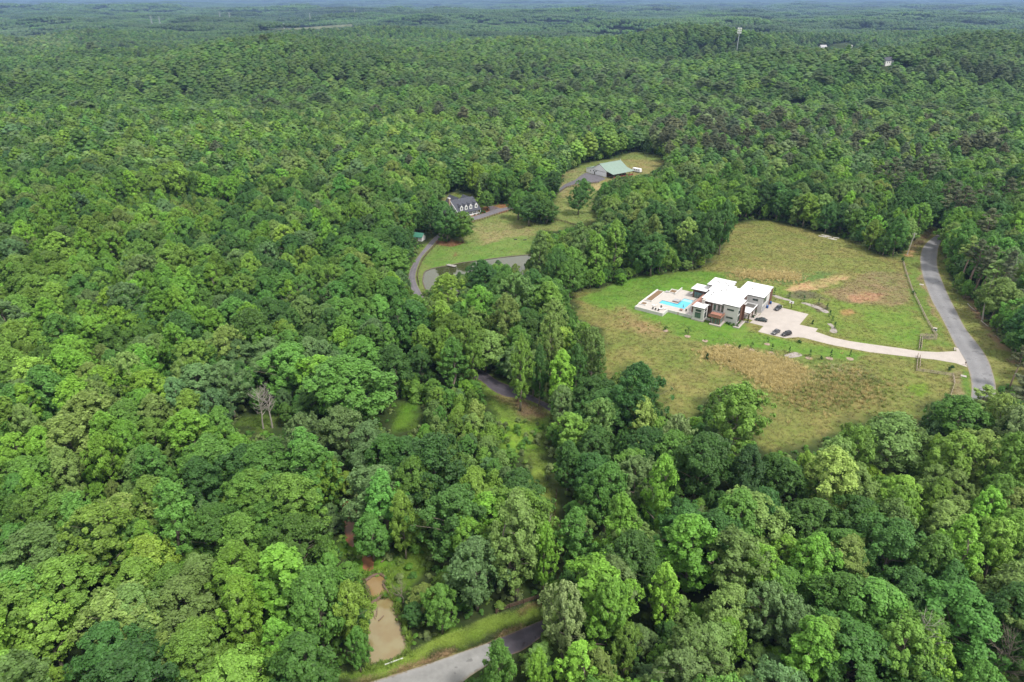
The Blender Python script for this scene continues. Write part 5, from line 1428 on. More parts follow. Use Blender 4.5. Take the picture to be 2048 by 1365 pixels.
# ------------------------------------------------------------------ the grey farmhouse
M_SLATE = mat('slate_grey_shingles', (.058, .062, .076), .85, .2, nscale=1.5, namt=.18, bump=.3, bscale=3)
M_SIDING = mat('white_siding', (.62, .62, .61), .8, .2); M_BRICK = mat('chimney_stone', (.34, .25, .20), .9, .1, nscale=3, namt=.3)
def gable(mb, e0, e1, n0, n1, ze, zr, along='e', over=.4):
    """two roof planes with thickness"""
    t = .22
    if along == 'e':
        nm = (n0 + n1) / 2; s = (zr - ze) / (nm - n0)
        A = [(e0 - over, n0 - over, ze - s * over), (e1 + over, n0 - over, ze - s * over), (e1 + over, nm, zr), (e0 - over, nm, zr), (e1 + over, n1 + over, ze - s * over), (e0 - over, n1 + over, ze - s * over)]
    else:
        em = (e0 + e1) / 2; s = (zr - ze) / (em - e0)
        A = [(e0 - over, n0 - over, ze - s * over), (e0 - over, n1 + over, ze - s * over), (em, n1 + over, zr), (em, n0 - over, zr), (e1 + over, n1 + over, ze - s * over), (e1 + over, n0 - over, ze - s * over)]
    for q in ((0, 1, 2, 3), (3, 2, 4, 5)):
        top = [A[i] for i in q]; bot = [(a, b, c - t) for a, b, c in top]
        mb.add(top + bot, [(0, 1, 2, 3), (7, 6, 5, 4), (0, 4, 5, 1), (1, 5, 6, 2), (2, 6, 7, 3), (3, 7, 4, 0)])
    return mb
def gwall(mb, e0, e1, n0, n1, ze, zr, along='e', z0=0):
    if along == 'e':
        nm = (n0 + n1) / 2
        P_ = [(n0, z0), (n1, z0), (n1, ze), (nm, zr), (n0, ze)]; v = [(e0, a, b) for a, b in P_] + [(e1, a, b) for a, b in P_]
    else:
        em = (e0 + e1) / 2
        P_ = [(e0, z0), (e1, z0), (e1, ze), (em, zr), (e0, ze)]; v = [(a, n0, b) for a, b in P_] + [(a, n1, b) for a, b in P_]
    return mb.add(v, [(4, 3, 2, 1, 0), (5, 6, 7, 8, 9)] + [(i, (i + 1) % 5, 5 + (i + 1) % 5, 5 + i) for i in range(5)])
fh = empty('farmhouse', (-31.6, 411.6, 0), R(36.5)); tag(fh, 'grey-roofed white farmhouse with dormers and front porch', 'house')
def fix(o):
    bm = bmesh.new(); bm.from_mesh(o.data); bmesh.ops.recalc_face_normals(bm, faces=bm.faces); bm.to_mesh(o.data); bm.free(); return o
fix(gwall(MB(), -1.6, 14.8, 2.6, 16.4, 4.3, 8.6).obj('wall', M_SIDING, fh)); fix(gwall(MB(), -8.5, -1.6, 4.5, 13.5, 3.2, 6.2).obj('wing_wall', M_SIDING, fh))
fix(gwall(MB(), 1.0, 8.4, 9, 20, 5.0, 9.4, 'n').obj('rear_wall', M_SIDING, fh)); fix(gwall(MB(), 10.4, 18.2, 8, 19, 4.0, 8.2, 'n').obj('rear_wall', M_SIDING, fh))
s_ = 6.0 / 9.5
rf = MB()
for q in (((-1.9, -.3, 3.0 - .19), (15.2, -.3, 3.0 - .19), (15.2, 9.5, 9.0), (-1.9, 9.5, 9.0)), ((-1.9, 9.5, 9.0), (15.2, 9.5, 9.0), (15.2, 16.9, 4.3), (-1.9, 16.9, 4.3))):
    b_ = [(a, b, c - .22) for a, b, c in q]; rf.add(list(q) + b_, [(0, 1, 2, 3), (7, 6, 5, 4), (0, 4, 5, 1), (1, 5, 6, 2), (2, 6, 7, 3), (3, 7, 4, 0)])
mroof = rf.obj('main_roof', M_SLATE, fh)
gable(MB(), 1.0, 8.4, 9.2, 20, 5.0, 9.6, 'n').obj('rear_roof', M_SLATE, fh); gable(MB(), 10.4, 18.2, 8, 19, 4.1, 8.4, 'n').obj('rear_roof', M_SLATE, fh); gable(MB(), -8.6, -2.0, 4.5, 13.5, 3.2, 6.4).obj('wing_roof', M_SLATE, fh)
MB().add([(-2.05, -.4, 2.72), (-1.88, -.4, 2.72), (-1.88, 9.5, 9.02), (-2.05, 9.5, 9.02), (-2.05, -.4, 3.05), (-1.88, -.4, 3.05), (-1.88, 9.5, 9.3), (-2.05, 9.5, 9.3)], [(0, 3, 2, 1), (4, 5, 6, 7), (0, 1, 5, 4), (2, 3, 7, 6), (1, 2, 6, 5), (3, 0, 4, 7)]).obj('rake_board', M_SIDING, fh)
for e in (1.6, 5.0, 8.4, 12.4):
    d = fix(gwall(MB(), e - 1.0, e + 1.0, 1.3, 7.0, 5.75, 6.95, 'n', 3.6).obj('dormer', M_SIDING, fh)); gable(MB(), e - 1.0, e + 1.0, 1.5, 7.6, 5.75, 7.0, 'n', .12).obj('dormer_roof', M_SLATE, d)
    MB().box(e - .42, e + .42, 1.24, 1.31, 4.4, 5.75).obj('dormer_window', M_GLASS, d)
d = fix(gwall(MB(), -5.6, -4.4, 5.0, 8, 4.6, 5.3, 'n', 3.4).obj('dormer', M_SIDING, fh)); MB().box(-5.3, -4.7, 4.96, 5.03, 3.7, 4.6).obj('dormer_window', M_GLASS, d)
MB().box(-1.2, 15, .0, 2.6, 0, .5).obj('porch_floor', M_SIDING, fh); MB().box(-1.4, 15.1, -.05, .2, 2.55, 2.8).obj('porch_beam', M_SIDING, fh)
for e in (-.9, 2.2, 5.4, 8.6, 11.7, 14.7): MB().box(e - .14, e + .14, .0, .28, .5, 2.56).obj('porch_column', M_SIDING, fh)
for e in (.6, 3.8, 10.2, 13.2): 
    w = MB().box(e - .6, e + .6, 2.54, 2.62, 1.0, 2.6).obj('window', M_SIDING, fh); MB().box(e - .48, e + .48, 2.52, 2.54, 1.1, 2.5).obj('pane', M_GLASS, w)
MB().box(6.4, 7.6, 2.52, 2.6, .5, 2.7).obj('front_door', M_WOOD, fh)
ch = MB().box(-2.9, -1.95, 8.3, 10.2, 0, 10.4).obj('chimney', M_BRICK, fh); MB().box(-3.05, -1.8, 8.15, 10.35, 10.4, 10.65).obj('chimney_cap', M_SIDING, ch); MB().box(-2.7, -2.15, 8.6, 9.9, 10.65, 10.95).obj('chimney_pot', M_GREY, ch)
for i, (e, n_, r_, h_) in enumerate(((12.2, -1.2, .8, 1.0), (14.2, -.9, .9, 1.2), (9.5, -1.2, .8, .9), (16.2, 1.5, 1.6, 2.2), (17.2, -.5, 1.2, 1.6))):
    o = plant('porch_shrub', (0, 700), 'bush', r_, h_, G1, ['shrub before the porch near its end', 'shrub at the porch end column', 'shrub in front of the porch middle', 'tall shrub at the farmhouse side wall', 'shrub on the mulch beside the farmhouse'][i], 'shrub', 'shrubs round the farmhouse')
    o.location = fh.matrix_basis @ Vector((e, n_, 0)) if False else (-31.6 + e * math.cos(R(36.5)) - n_ * math.sin(R(36.5)), 411.6 + e * math.sin(R(36.5)) + n_ * math.cos(R(36.5)), 0)

# ------------------------------------------------------------------ the barn
M_BARNW = mat('white_barn_metal', (.76, .76, .78), .5, .4, nscale=1, namt=.04); M_BARNR = mat('green_metal_roof', (.16, .225, .185), .5, .4, nscale=.5, namt=.08)
barn = empty('barn', (66.9, 524.5, 0), R(36.8)); tag(barn, 'big white metal barn with green roof', 'barn')
# x along the ridge, y across (+y away), gable end at x = 0
def bprofile(y): return float(np.interp(abs(y), [0, 7.4, 15.2], [8.9, 4.8, 3.3]))
ys_ = [-15.2, -7.4, 0, 7.4, 15.2]; XL = 21.5
mb = MB()
for i in range(4):
    y0, y1 = ys_[i], ys_[i + 1]
    t_ = [(-.5, y0, bprofile(y0) + .18), (XL + .5, y0, bprofile(y0) + .18), (XL + .5, y1, bprofile(y1) + .18), (-.5, y1, bprofile(y1) + .18)]
    mb.add(t_ + [(a, b, c - .16) for a, b, c in t_], [(0, 1, 2, 3), (7, 6, 5, 4), (0, 4, 5, 1), (1, 5, 6, 2), (2, 6, 7, 3), (3, 7, 4, 0)])
broof = mb.obj('roof', M_BARNR, barn)
for k in range(9): 
    pass
MB().box(-.5, XL + .5, -.16, .16, 9.0, 9.14).obj('ridge_cap', M_BARNR, broof)
gp = [(-7.4, 0), (14.8, 0), (14.8, 3.3), (7.4, 4.8), (0, 8.85), (-7.4, 4.8)]
v = [(0, a, b) for a, b in gp] + [(XL, a, b) for a, b in gp]
fix(MB().add(v, [tuple(range(6)), tuple(range(11, 5, -1))] + [(i, 6 + i, 6 + (i + 1) % 6, (i + 1) % 6) for i in range(6)]).obj('wall', M_BARNW, barn))
for k in range(6): MB().box(.4 + k * 4.1, .7 + k * 4.1, -15, -14.7, 0, 3.3).obj('lean_to_post', M_WOOD, barn)
MB().box(0.3, XL - .3, -7.6, -7.42, .3, 3.6).obj('stall_wall', M_WOOD, barn); MB().box(0.3, XL - .3, -14.96, -14.9, .5, 1.3).obj('stall_rail', mat('red_stall_board', (.24, .05, .045), .8, .2), barn)
bd = MB().box(-.08, 0, -5.2, 1.0, .05, 3.4).obj('sliding_door', M_BARNW, barn); MB().box(-.14, -.08, -5.6, 6.4, 3.4, 3.6).obj('door_track', M_DARK, bd)
for (a, b, z) in ((3.4, 4.3, 2.2), (6.2, 7.1, 2.2), (9.6, 10.3, 1.6)):
    w = MB().box(-.08, 0, a, b, z, z + .9).obj('window', M_DARK, barn); MB().box(-.1, -.08, a + .1, b - .1, z + .1, z + .8).obj('pane', M_GLASS, w)
MB().box(-.07, 0, 4.9, 5.8, .05, 2.2).obj('side_door', M_DARK, barn)
MB().tube([(XL, 0, 9.1), (XL, 0, 10.2)], .12, 6).obj('weather_vane', M_SIDING, barn)
tx0, ty0 = U(1272, 346)
tr = empty('trailer', (tx0 + 1, ty0 + 2, 0), R(-45)); tag(tr, 'white horse trailer parked behind the barn', 'trailer')
MB().box(-3.6, 3.6, -1.2, 1.2, .7, 3.0).obj('body', M_BARNW, tr); MB().box(-3.5, 3.5, -1.1, 1.1, 3.0, 3.12).obj('roof', M_BARNW, tr)
for a in (-1.5, .2, 1.9): MB().box(a - .4, a + .4, -1.23, -1.2, 1.7, 2.4).obj('window', M_GLASS, tr)
for a in (-.6, .6):
    for s in (-1, 1): MB().tube([(a, s * 1.05, .4), (a, s * 1.25, .4)], .4, 10).obj('wheel', M_TYRE, tr)
MB().tube([(3.6, 0, .6), (5.0, 0, .5)], .08, 6).obj('hitch', M_DARK, tr)
# green roofed shed by the lane
sx_, sy_ = U(845, 480)
sh = empty('shed', (sx_ - 2, sy_, 0), R(-20)); tag(sh, 'small shed with dark green roof beside the farm lane', 'shed')
fix(gwall(MB(), -3, 3, -2.2, 2.2, 2.6, 4.2).obj('wall', M_SIDING, sh)); gable(MB(), -3, 3, -2.2, 2.2, 2.6, 4.25, 'e', .35).obj('roof', mat('dark_green_roof', (.04, .16, .11), .5, .4), sh); MB().box(-.5, .5, -2.26, -2.2, .05, 2.1).obj('door', M_WOOD, sh)
sx_, sy_ = U(1886, 905)
sh = empty('shed', (sx_, sy_, 0), R(40)); tag(sh, 'small outbuilding with pale grey roof among the trees', 'shed')
fix(gwall(MB(), -2.2, 2.2, -1.8, 1.8, 3.4, 4.8).obj('wall', M_SIDING, sh)); gable(MB(), -2.2, 2.2, -1.8, 1.8, 3.4, 4.85, 'e', .3).obj('roof', M_GREY, sh)

# ------------------------------------------------------------------ things along road, pond and creek
x, y = U(1814, 510)
pole = empty('utility_pole', (x, y, 0)); tag(pole, 'weathered utility pole with transformer by the road bend', 'utility pole')
M_POLE = mat('pole_wood', (.42, .39, .36), .9, .1, nscale=3, namt=.2)
MB().tube([(0, 0, 0), (.5, 0, 6), (1.1, 0, 12)], [.25, .22, .18], 8).obj('shaft', M_POLE, pole); MB().box(-.2, 2.3, -.07, .07, 11.2, 11.4).obj('crossarm', M_POLE, pole)
MB().tube([(1.3, .3, 9.5), (1.3, .3, 10.6)], .28, 10).obj('transformer', M_GREY, pole)
for a in (0, 1.0, 2.1): MB().tube([(a, 0, 11.4), (a, 0, 11.65)], .06, 6).obj('insulator', M_SIDING, pole)
x, y = U(1930, 731); mbx = empty('mailbox', (x, y, .07), R(20)); tag(mbx, 'dark mailbox on a post where drive meets road', 'mailbox')
MB().box(-.06, .06, -.06, .06, 0, 1.05).obj('post', M_WOOD, mbx); MB().prism([(-.3, -.13), (.3, -.13), (.3, .13), (-.3, .13)], 1.05, 1.25).tube([(-.3, 0, 1.24), (.3, 0, 1.24)], .13, 10).obj('box', M_POST, mbx); MB().box(.1, .22, -.15, -.135, 1.2, 1.4).obj('flag', M_TAIL, mbx)
x, y = U(1869, 661); ub = empty('utility_cabinet', (x, y, 0), R(-35)); tag(ub, 'green utility cabinet on a pale pad by the road fence', 'cabinet')
MB().box(-.9, .9, -.8, .8, 0, .12).obj('pad', M_CONC, ub); MB().box(-.7, .7, -.6, .6, .12, .95).obj('cabinet', mat('cabinet_green', (.05, .14, .09), .5, .4), ub); MB().box(-.74, .74, -.64, .64, .95, 1.05).obj('lid', M_CONC, ub)
for (p_, lab) in (((1843, 570), 'pale concrete drain slab on the verge by the road bend'), ((1927, 753), 'pale concrete drain slab on the verge below the drive')):
    x, y = U(*p_); o = empty('drain_slab', (x, y, 0), R(-30)); tag(o, lab, 'drain', 'verge drains')
    MB().box(-.9, .9, -.7, .7, -.1, .18).obj('slab', M_CONC, o); MB().box(-.35, .35, -.3, .3, .18, .21).obj('grate', M_GREY, o)
x, y = U(1911, 700); o = empty('culvert_headwall', (x - .4, y, 0), R(60)); tag(o, 'white concrete culvert end beside the drive mouth', 'culvert')
MB().box(-1.3, 1.3, -.2, .2, -.1, .55).obj('wall', M_CONC, o); MB().tube([(0, -.3, .12), (0, .25, .12)], .28, 12).obj('pipe', M_GREY, o)
PX = [(1645, 474, 1.3, 4.2), (1651, 472, 1.3, 4.2), (1657, 474, 1.2, 3.6), (1662, 478, 1.2, 3.4), (1668, 480, 1.0, 3.0), (1672, 476.5, 1.2, 3.2)]
for i, (a, b, w_, l_) in enumerate(PX):
    x, y = U(a, b); o = MB().box(-l_ / 2, l_ / 2, -w_ / 2, w_ / 2, 0, .22).obj('concrete_slab', M_PAVE, loc=(x, y, 0), rotz=R(-38 + i * 3))
    tag(o, 'flat pale slab lying by the treeline, %s in its row' % ['first', 'second', 'third', 'fourth', 'fifth', 'last'][i], 'slab', 'pale slabs by the treeline')
x, y = U(903, 533); dk = empty('jetty', (x, y, 0), R(-32)); tag(dk, 'small grey wooden jetty on the pond edge', 'jetty')
M_PLANK = mat('grey_planks', (.27, .255, .24), .9, .15, nscale=3, namt=.2)
for k in range(12): MB().box(-2.6 + k * .44, -2.2 + k * .44, -1.1, 1.1, .42, .5).obj('plank', M_PLANK, dk)
for k in range(4): MB().box(-2.4 + k * 1.6, -2.28 + k * 1.6, -1.12, -1.0, .5, 1.4).obj('rail_post', M_PLANK, dk)
for a in (-2.2, 2.2):
    for b in (-.9, .9): MB().tube([(a, b, -.3), (a, b, .42)], .1, 6).obj('pile', M_BARK, dk)
for a, b, c_ in ((1031, 480, 'pair'), (1050, 481, 'other')):
    x, y = U(a, b); o = MB().tube([(-.9, 0, .25), (.9, 0, .25)], .28, 8).obj('trough', M_DARK, loc=(x, y, 0), rotz=.3); tag(o, 'dark trough on the farm field, %s one of two' % ('first' if c_ == 'pair' else 'second'), 'trough')
# logs, dam and flotsam of the creek
M_LOG = mat('wet_log', (.15, .105, .08), .9, .2, nscale=3, namt=.35)
def log(p0, p1, r_, label, group='fallen logs', m=M_LOG, z=.15, bend=.4):
    a, b = np.array(U(*p0)), np.array(U(*p1)); c_ = (a + b) / 2; d = b - a
    pts = [(-d[0] / 2, -d[1] / 2, 0), (-d[0] * .15 + d[1] * .03, -d[1] * .15, bend * .3), (d[0] * .2, d[1] * .2 + d[0] * .03, bend * .2), (d[0] / 2, d[1] / 2, bend * .5)]
    o = MB().tube(pts, [r_, r_ * .9, r_ * .75, r_ * .4], 6).obj('fallen_log', m, loc=(c_[0], c_[1], z)); tag(o, label, 'log', group)
log((731, 1163), (748, 1152), .35, 'dark log curving along one side of the log dam'); log((745, 1153), (762, 1149), .38, 'thick log along the top of the log dam'); log((760, 1149), (771, 1157), .35, 'short log ending the log dam'); log((733, 1160), (752, 1149), .25, 'thin log lying on the log dam')
log((739, 1211), (762, 1197), .3, 'mossy log between the two muddy pools'); log((742, 1207), (768, 1190), .25, 'thin log beside the mossy one between the pools'); log((766, 1170), (784, 1198), .3, 'log on the bank joining the two pools')
log((740, 1226), (749, 1232), .1, 'thin branch floating near the pool edge', bend=.1); log((752, 1234), (755, 1218), .12, 'upright forked branch in the muddy pool', bend=.5); log((747, 1230), (751, 1240), .09, 'crossing twig in the muddy pool', bend=.1); log((757, 1243), (768, 1232), .13, 'grey branch floating in the muddy pool', bend=.1)
log((1935, 608), (1952, 625), .18, 'grey fallen trunk at the pines by the road', m=M_PALEBARK); log((1962, 642), (1976, 655), .2, 'grey fallen trunk below the pines by the road', m=M_PALEBARK); log((1990, 672), (2012, 690), .2, 'dark fallen trunk along the right verge bank')
log((1943, 556), (1937, 604), .14, 'thin dead trunk leaning at the pines', m=M_PALEBARK, bend=9); log((762, 1126), (775, 1118), .2, 'reddish log on the grass above the dam')
a, b = np.array(U(770, 1331)), np.array(U(806, 1318)); c_ = (a + b) / 2; L_ = np.linalg.norm(b - a)
o = MB().box(-L_ / 2, L_ / 2, -.08, .08, -.1, .28).obj('culvert_wall', M_SIDING, loc=(c_[0], c_[1], 0), rotz=math.atan2(*(b - a)[::-1])); tag(o, 'thin white culvert wall between muddy pool and lower road', 'wall')
x, y = U(736, 1112); o = MB().add([(-.7, -.7, .8), (.7, -.7, .8), (.7, .7, 1.4), (-.7, .7, 1.4), (-.7, -.7, .74), (.7, -.7, .74), (.7, .7, 1.34), (-.7, .7, 1.34)], [(0, 1, 2, 3), (7, 6, 5, 4), (0, 4, 5, 1), (1, 5, 6, 2), (2, 6, 7, 3), (3, 7, 4, 0)]).obj('metal_sheet', mat('grey_sheet_metal', (.33, .32, .33), .5, .4, .3), loc=(x, y, 0), rotz=.5); tag(o, 'tilted grey metal sheet over the reddish creek', 'metal sheet')
o = MB().box(-.5, .5, -.5, .5, -.1, .85).obj('intake_block', M_CONC, loc=(x + .1, y + .1, 0), rotz=.5); tag(o, 'rough concrete block under the tilted metal sheet', 'block')

# dead and half bare trees
def dead(px_, ty, by, seed, label, m=M_PALEBARK, nl=26, spread=.42, forks=5):
    x, y = U(px_, by); t = y / (FPX * CP + (682.5 - ty) * SP); h_ = CAM_H + t * (-FPX * SP + (682.5 - ty) * CP)
    g = np.random.default_rng(seed); mb = bare_tree(g, h_, nl, forks, spread)
    o = mb.obj('dead_tree', m, loc=(x, y, 0)); tag(o, label, 'dead tree', 'bare grey trees')
dead(527, 772, 858, 1, 'bare grey dead tree with spreading limbs in a small gap', spread=.5, nl=30); dead(545, 765, 856, 2, 'slim bare dead tree close beside the spreading one', nl=24, spread=.3)
dead(612, 568, 640, 3, 'bare grey crown rising from the mid wood', nl=34, spread=.55); dead(588, 590, 650, 4, 'purplish bare crown lower beside the other bare crown', nl=34, spread=.55)
dead(1388, 1015, 1100, 5, 'brown bare-twigged tree in the lower wood', M_BARK, 40, .5, 7); dead(1800, 1240, 1400, 6, 'pale bare branching tree near the lower edge', nl=30); dead(1985, 1270, 1390, 7, 'brownish bare-twigged tree near the lower corner', M_BARK, 40, .5, 7)
dead(1100, 1020, 1110, 8, 'small bare grey tree beside the grass strip', nl=22, spread=.4); dead(2000, 505, 610, 9, 'bare grey trunk among the roadside pines', nl=14, spread=.25); dead(1965, 548, 640, 10, 'thin bare trunk leaning in the roadside pines', nl=8, spread=.2)
dead(298, 880, 960, 11, 'small bare grey crown in the bright wood', nl=24); dead(75, 322, 358, 12, 'pair-forked grey trunk on the far swamp edge', nl=14, spread=.3); dead(806, 1168, 1206, 13, 'bare grey shrub on the pool bank', M_BARK, 30, .6); dead(1340, 600, 640, 14, 'x', nl=1) if False else None
dead(1400, 1270, 1380, 15, 'pale bare tree by the lower edge left of the corner', nl=26) if False else None

# ------------------------------------------------------------------ far landmarks
M_STEEL = mat('galvanised_steel', (.34, .36, .38), .5, .4, .3)
def pylon(px_, top, base, label):
    x, y = U(px_, base); y = min(y, 5200); x = (px_ - 1024) * P(x, y)[2] / FPX
    z = float(terr(x, y)); h_ = 46
    o = empty('transmission_tower', (x, y, z)); tag(o, label, 'pylon', 'transmission towers')
    for s in (-1, 1):
        for t in (-1, 1): MB().tube([(s * 5, t * 5, 0), (s * 1.2, t * 1.2, h_ * .7), (s * .6, t * .6, h_)], [.42, .34, .25], 4).obj('leg', M_STEEL, o)
    br = MB()
    for k in range(6):
        z0, z1 = h_ * .12 * k, h_ * .12 * (k + 1); w0, w1 = 5 - 3.8 * min(1, z0 / (h_ * .7)), 5 - 3.8 * min(1, z1 / (h_ * .7))
        for s in (-1, 1): br.tube([(-w0, s * w0, z0), (w1, s * w1, z1)], .18, 3).tube([(w0, s * w0, z0), (-w1, s * w1, z1)], .18, 3)
    br.obj('bracing', M_STEEL, o)
    for q in (.72, .84, .96): MB().tube([(-7, 0, h_ * q), (0, 0, h_ * q + 1.2), (7, 0, h_ * q)], .35, 4).obj('crossarm', M_STEEL, o)
for i, (a, t, b) in enumerate(((307, 42, 62), (323, 42, 62), (444, 34, 58), (463, 34, 58), (550, 33, 57), (568, 33, 57), (622, 31, 52), (692, 27, 48), (751, 22, 40), (711, 26, 46))):
    pylon(a, t, b, 'faint lattice transmission tower on the hazy ridge, %s along the line' % ['first', 'second', 'third', 'fourth', 'fifth', 'sixth', 'seventh', 'eighth', 'last', 'ninth'][i])
x, y = CT; z = float(terr(x, y)); ct = empty('cell_tower', (x, y, z)); tag(ct, 'pale cell tower with stacked antenna platforms above the canopy', 'cell tower')
MB().tube([(0, 0, 0), (0, 0, 56)], [.9, .55], 8).obj('mast', M_STEEL, ct)
for zz_ in (47, 51, 55):
    pf_ = MB().tube([(3.6 * math.cos(t), 3.6 * math.sin(t), zz_) for t in np.linspace(0, 6.283, 7)], .14, 4, cap=False).obj('platform', M_STEEL, ct)
    for k in range(6): t = k * 1.047; MB().box(3.6 * math.cos(t) - .45, 3.6 * math.cos(t) + .45, 3.6 * math.sin(t) - .45, 3.6 * math.sin(t) + .25, zz_ - 1.4, zz_ + 1.6).obj('antenna', M_SIDING, pf_)
M_TANR = mat('tan_roof', (.34, .30, .27), .9, .1)
for (a, b, w_, ang, lab), (x, y), rm in zip(FAR_HOUSES, FH, (M_GREY, M_TANR, M_SLATE, M_BRICK, M_TANR)):
    z = float(terr(x, y)); o = empty('far_house', (x, y, z), R(ang)); tag(o, lab, 'house', 'far houses')
    k = w_ / 20
    fix(gwall(MB(), -9 * k, 9 * k, -6 * k, 6 * k, 6, 10 * k + 1, 'e', -3).obj('wall', M_SIDING, o)); gable(MB(), -9 * k, 9 * k, -6 * k, 6 * k, 6, 10 * k + 1.1, 'e', .5).obj('roof', rm, o)
    for e in (-5, 0, 5): MB().box(e * k - .7, e * k + .7, -6 * k - .06, -6 * k, 2, 4.2).obj('window', M_GLASS, o)
def far_patch(name, poly, col, label, lift=1.0):
    w = W(poly); xs_ = [p[0] for p in w]; ys_ = [p[1] for p in w]
    v = [(a, b, float(terr(a, b)) + lift) for a, b in w]
    o = link(name, mesh(name, v, [tuple(range(len(v)))], mat(name, col, .95, .1, nscale=.02, namt=.2))); tag(o, label, 'field', kind='structure')
far_patch('far_field', F_FAR[0], (.11, .125, .07), 'pale far field strip below the transmission towers', 6)
far_patch('far_lawn', F_FAR[2], (.15, .19, .08), 'far mown lawn round the houses', 2)

# ------------------------------------------------------------------ grass tufts, undergrowth
def tuft(seed, n, hgt, spread, wid, lean=.35):
    g = np.random.default_rng(seed); q = []
    for i in range(n):
        a = g.uniform(0, 6.28); b = np.array([math.cos(a), math.sin(a), 0]) * g.uniform(0, spread); d = np.array([math.cos(a + g.normal(0, .6)) * lean * g.uniform(.3, 1.6), math.sin(a + g.normal(0, .6)) * lean * g.uniform(.3, 1.6), 1.0]); hh_ = hgt * g.uniform(.6, 1.25)
        s = np.array([-math.sin(a), math.cos(a), 0]) * wid * g.uniform(.6, 1.3); t = b + d * hh_
        q.append([b - s, b + s, t + s * .25, t - s * .25])
    return quads_mesh('tuft', np.array(q), M_GRASS, g.uniform(0, 1, n))
M_GRASS = leaf_mat('grass_blades', .3, .3, (1.1, 1.1, .9))
TUFTS = [tuft(1, 12, .26, .5, .08, 1.0), tuft(2, 12, .34, .45, .07, .9), tuft(3, 16, .7, .45, .07, .6), tuft(4, 16, .85, .5, .07, .6)]
gr = np.random.default_rng(5)
def layer(first): return next(p for p, c, f, b in LAYERS if tuple(p[0]) == first)
def spread_in(poly, n):
    w = W(poly); xs_ = [p[0] for p in w]; ys_ = [p[1] for p in w]; out = np.zeros((0, 2))
    while len(out) < n:
        c = np.stack([gr.uniform(min(xs_), max(xs_), n), gr.uniform(min(ys_), max(ys_), n)], -1); out = np.concatenate([out, c[inside(w, c[:, 0], c[:, 1])]])
    return out[:n]
gp_ = np.concatenate([spread_in(F_FIELD, 24000), spread_in(F_FARM, 7000), spread_in(F_POOL, 5000), spread_in(F_GRASS, 1200), spread_in(F_GLADE, 900), spread_in(F_SNAG, 500), spread_in(F_STRIP, 500), spread_in(F_BEND, 1500), spread_in(layer((640, 1372)), 2500)])
GOLDP = layer((1412, 705)); gold = spread_in(GOLDP, 3300); gold2 = spread_in(layer((1478, 546)), 900); weeds = spread_in(layer((1570, 800)), 1800); dry = spread_in(layer((1240, 615)), 60)
for q_, s_g in ((gold, 2.6), (gold2, 3.0), (weeds, 5.0), (dry, 4.0)): q_ += gr.normal(0, s_g, q_.shape)
allp = np.concatenate([gp_, gold, gold2, weeds, dry]); kindt = np.concatenate([np.zeros(len(gp_)), np.ones(len(gold) + len(gold2)), np.full(len(weeds) + len(dry), 2)])
HARD = [W(q) for q in (DRV, POND, MUD_UP, MUD_LOW)]
def on_hard(p):
    m = np.zeros(len(p), bool)
    for w in HARD: m |= sdist(w, p[:, 0], p[:, 1]) < .5
    a_ = (p[:, 0] - HO[0]) * math.cos(HA) + (p[:, 1] - HO[1]) * math.sin(HA); b_ = -(p[:, 0] - HO[0]) * math.sin(HA) + (p[:, 1] - HO[1]) * math.cos(HA)
    m |= (a_ > -42) & (a_ < 6) & (b_ > -9.8) & (b_ < 33)
    for w in ROADS: m |= sdist(w, p[:, 0], p[:, 1]) < .4
    return m
ROADS = []
for nm in ('road', 'lower_road', 'dark_drive', 'bend_drive', 'farm_lane'):
    co = np.array([q.co for q in bpy.data.objects[nm].data.vertices]).reshape(-1, 5, 3); ROADS.append([tuple(q) for q in co[:, 1, :2]] + [tuple(q) for q in co[::-1, 3, :2]])
ROADS.append(W([(1095, 388), (1118, 378), (1130, 369), (1151, 360), (1171, 346), (1212, 358), (1195, 366), (1173, 366), (1146, 370), (1120, 385), (1100, 395)]))
bk = []
for po_ in (MUD_UP, MUD_LOW):
    w = [np.array(U(*q)) for q in po_]; cc = sum(w) / len(w)
    for i in range(len(w)):
        for t in np.arange(0, 1, .25 / max(.25, np.linalg.norm(w[i] - w[i - 1]))):
            q = w[i - 1] * (1 - t) + w[i] * t; bk.append(q + (q - cc) / np.linalg.norm(q - cc) * gr.uniform(.3, 2.4) + gr.normal(0, .25, 2))
bk = np.array(bk)
keep = ~on_hard(allp); allp, kindt = allp[keep], kindt[keep]
tcol = ground_color(allp[:, 0], allp[:, 1]); lawnish = (tcol[:, 1] > tcol[:, 0] * 1.25) & (kindt == 0)
tcol[kindt == 1] = np.array([.40, .335, .16]) * gr.uniform(.75, 1.15, ((kindt == 1).sum(), 1)); mw = kindt == 2
tcol[mw] = np.where(gr.uniform(0, 1, (mw.sum(), 1)) < .5, np.array([[.34, .285, .125]]), np.array([[.19, .23, .068]])) * gr.uniform(.7, 1.2, (mw.sum(), 1))
idx_ = np.where(kindt == 1, gr.integers(2, 4, len(allp)), gr.integers(0, 2, len(allp))); idx_ = np.where(mw, gr.integers(1, 3, len(allp)), idx_)
sc_ = gr.uniform(.7, 1.4, (len(allp), 1)) * np.ones((1, 3)); sc_[:, 2] *= np.where(lawnish, .4, np.where(kindt == 0, .6, 1.0))
bd_ = np.array([sdist(W(MUD_LOW), bk[:, 0], bk[:, 1]), sdist(W(MUD_UP), bk[:, 0], bk[:, 1]), sdist(ROADS[1], bk[:, 0], bk[:, 1])]).min(0); bk = bk[bd_ > .15]
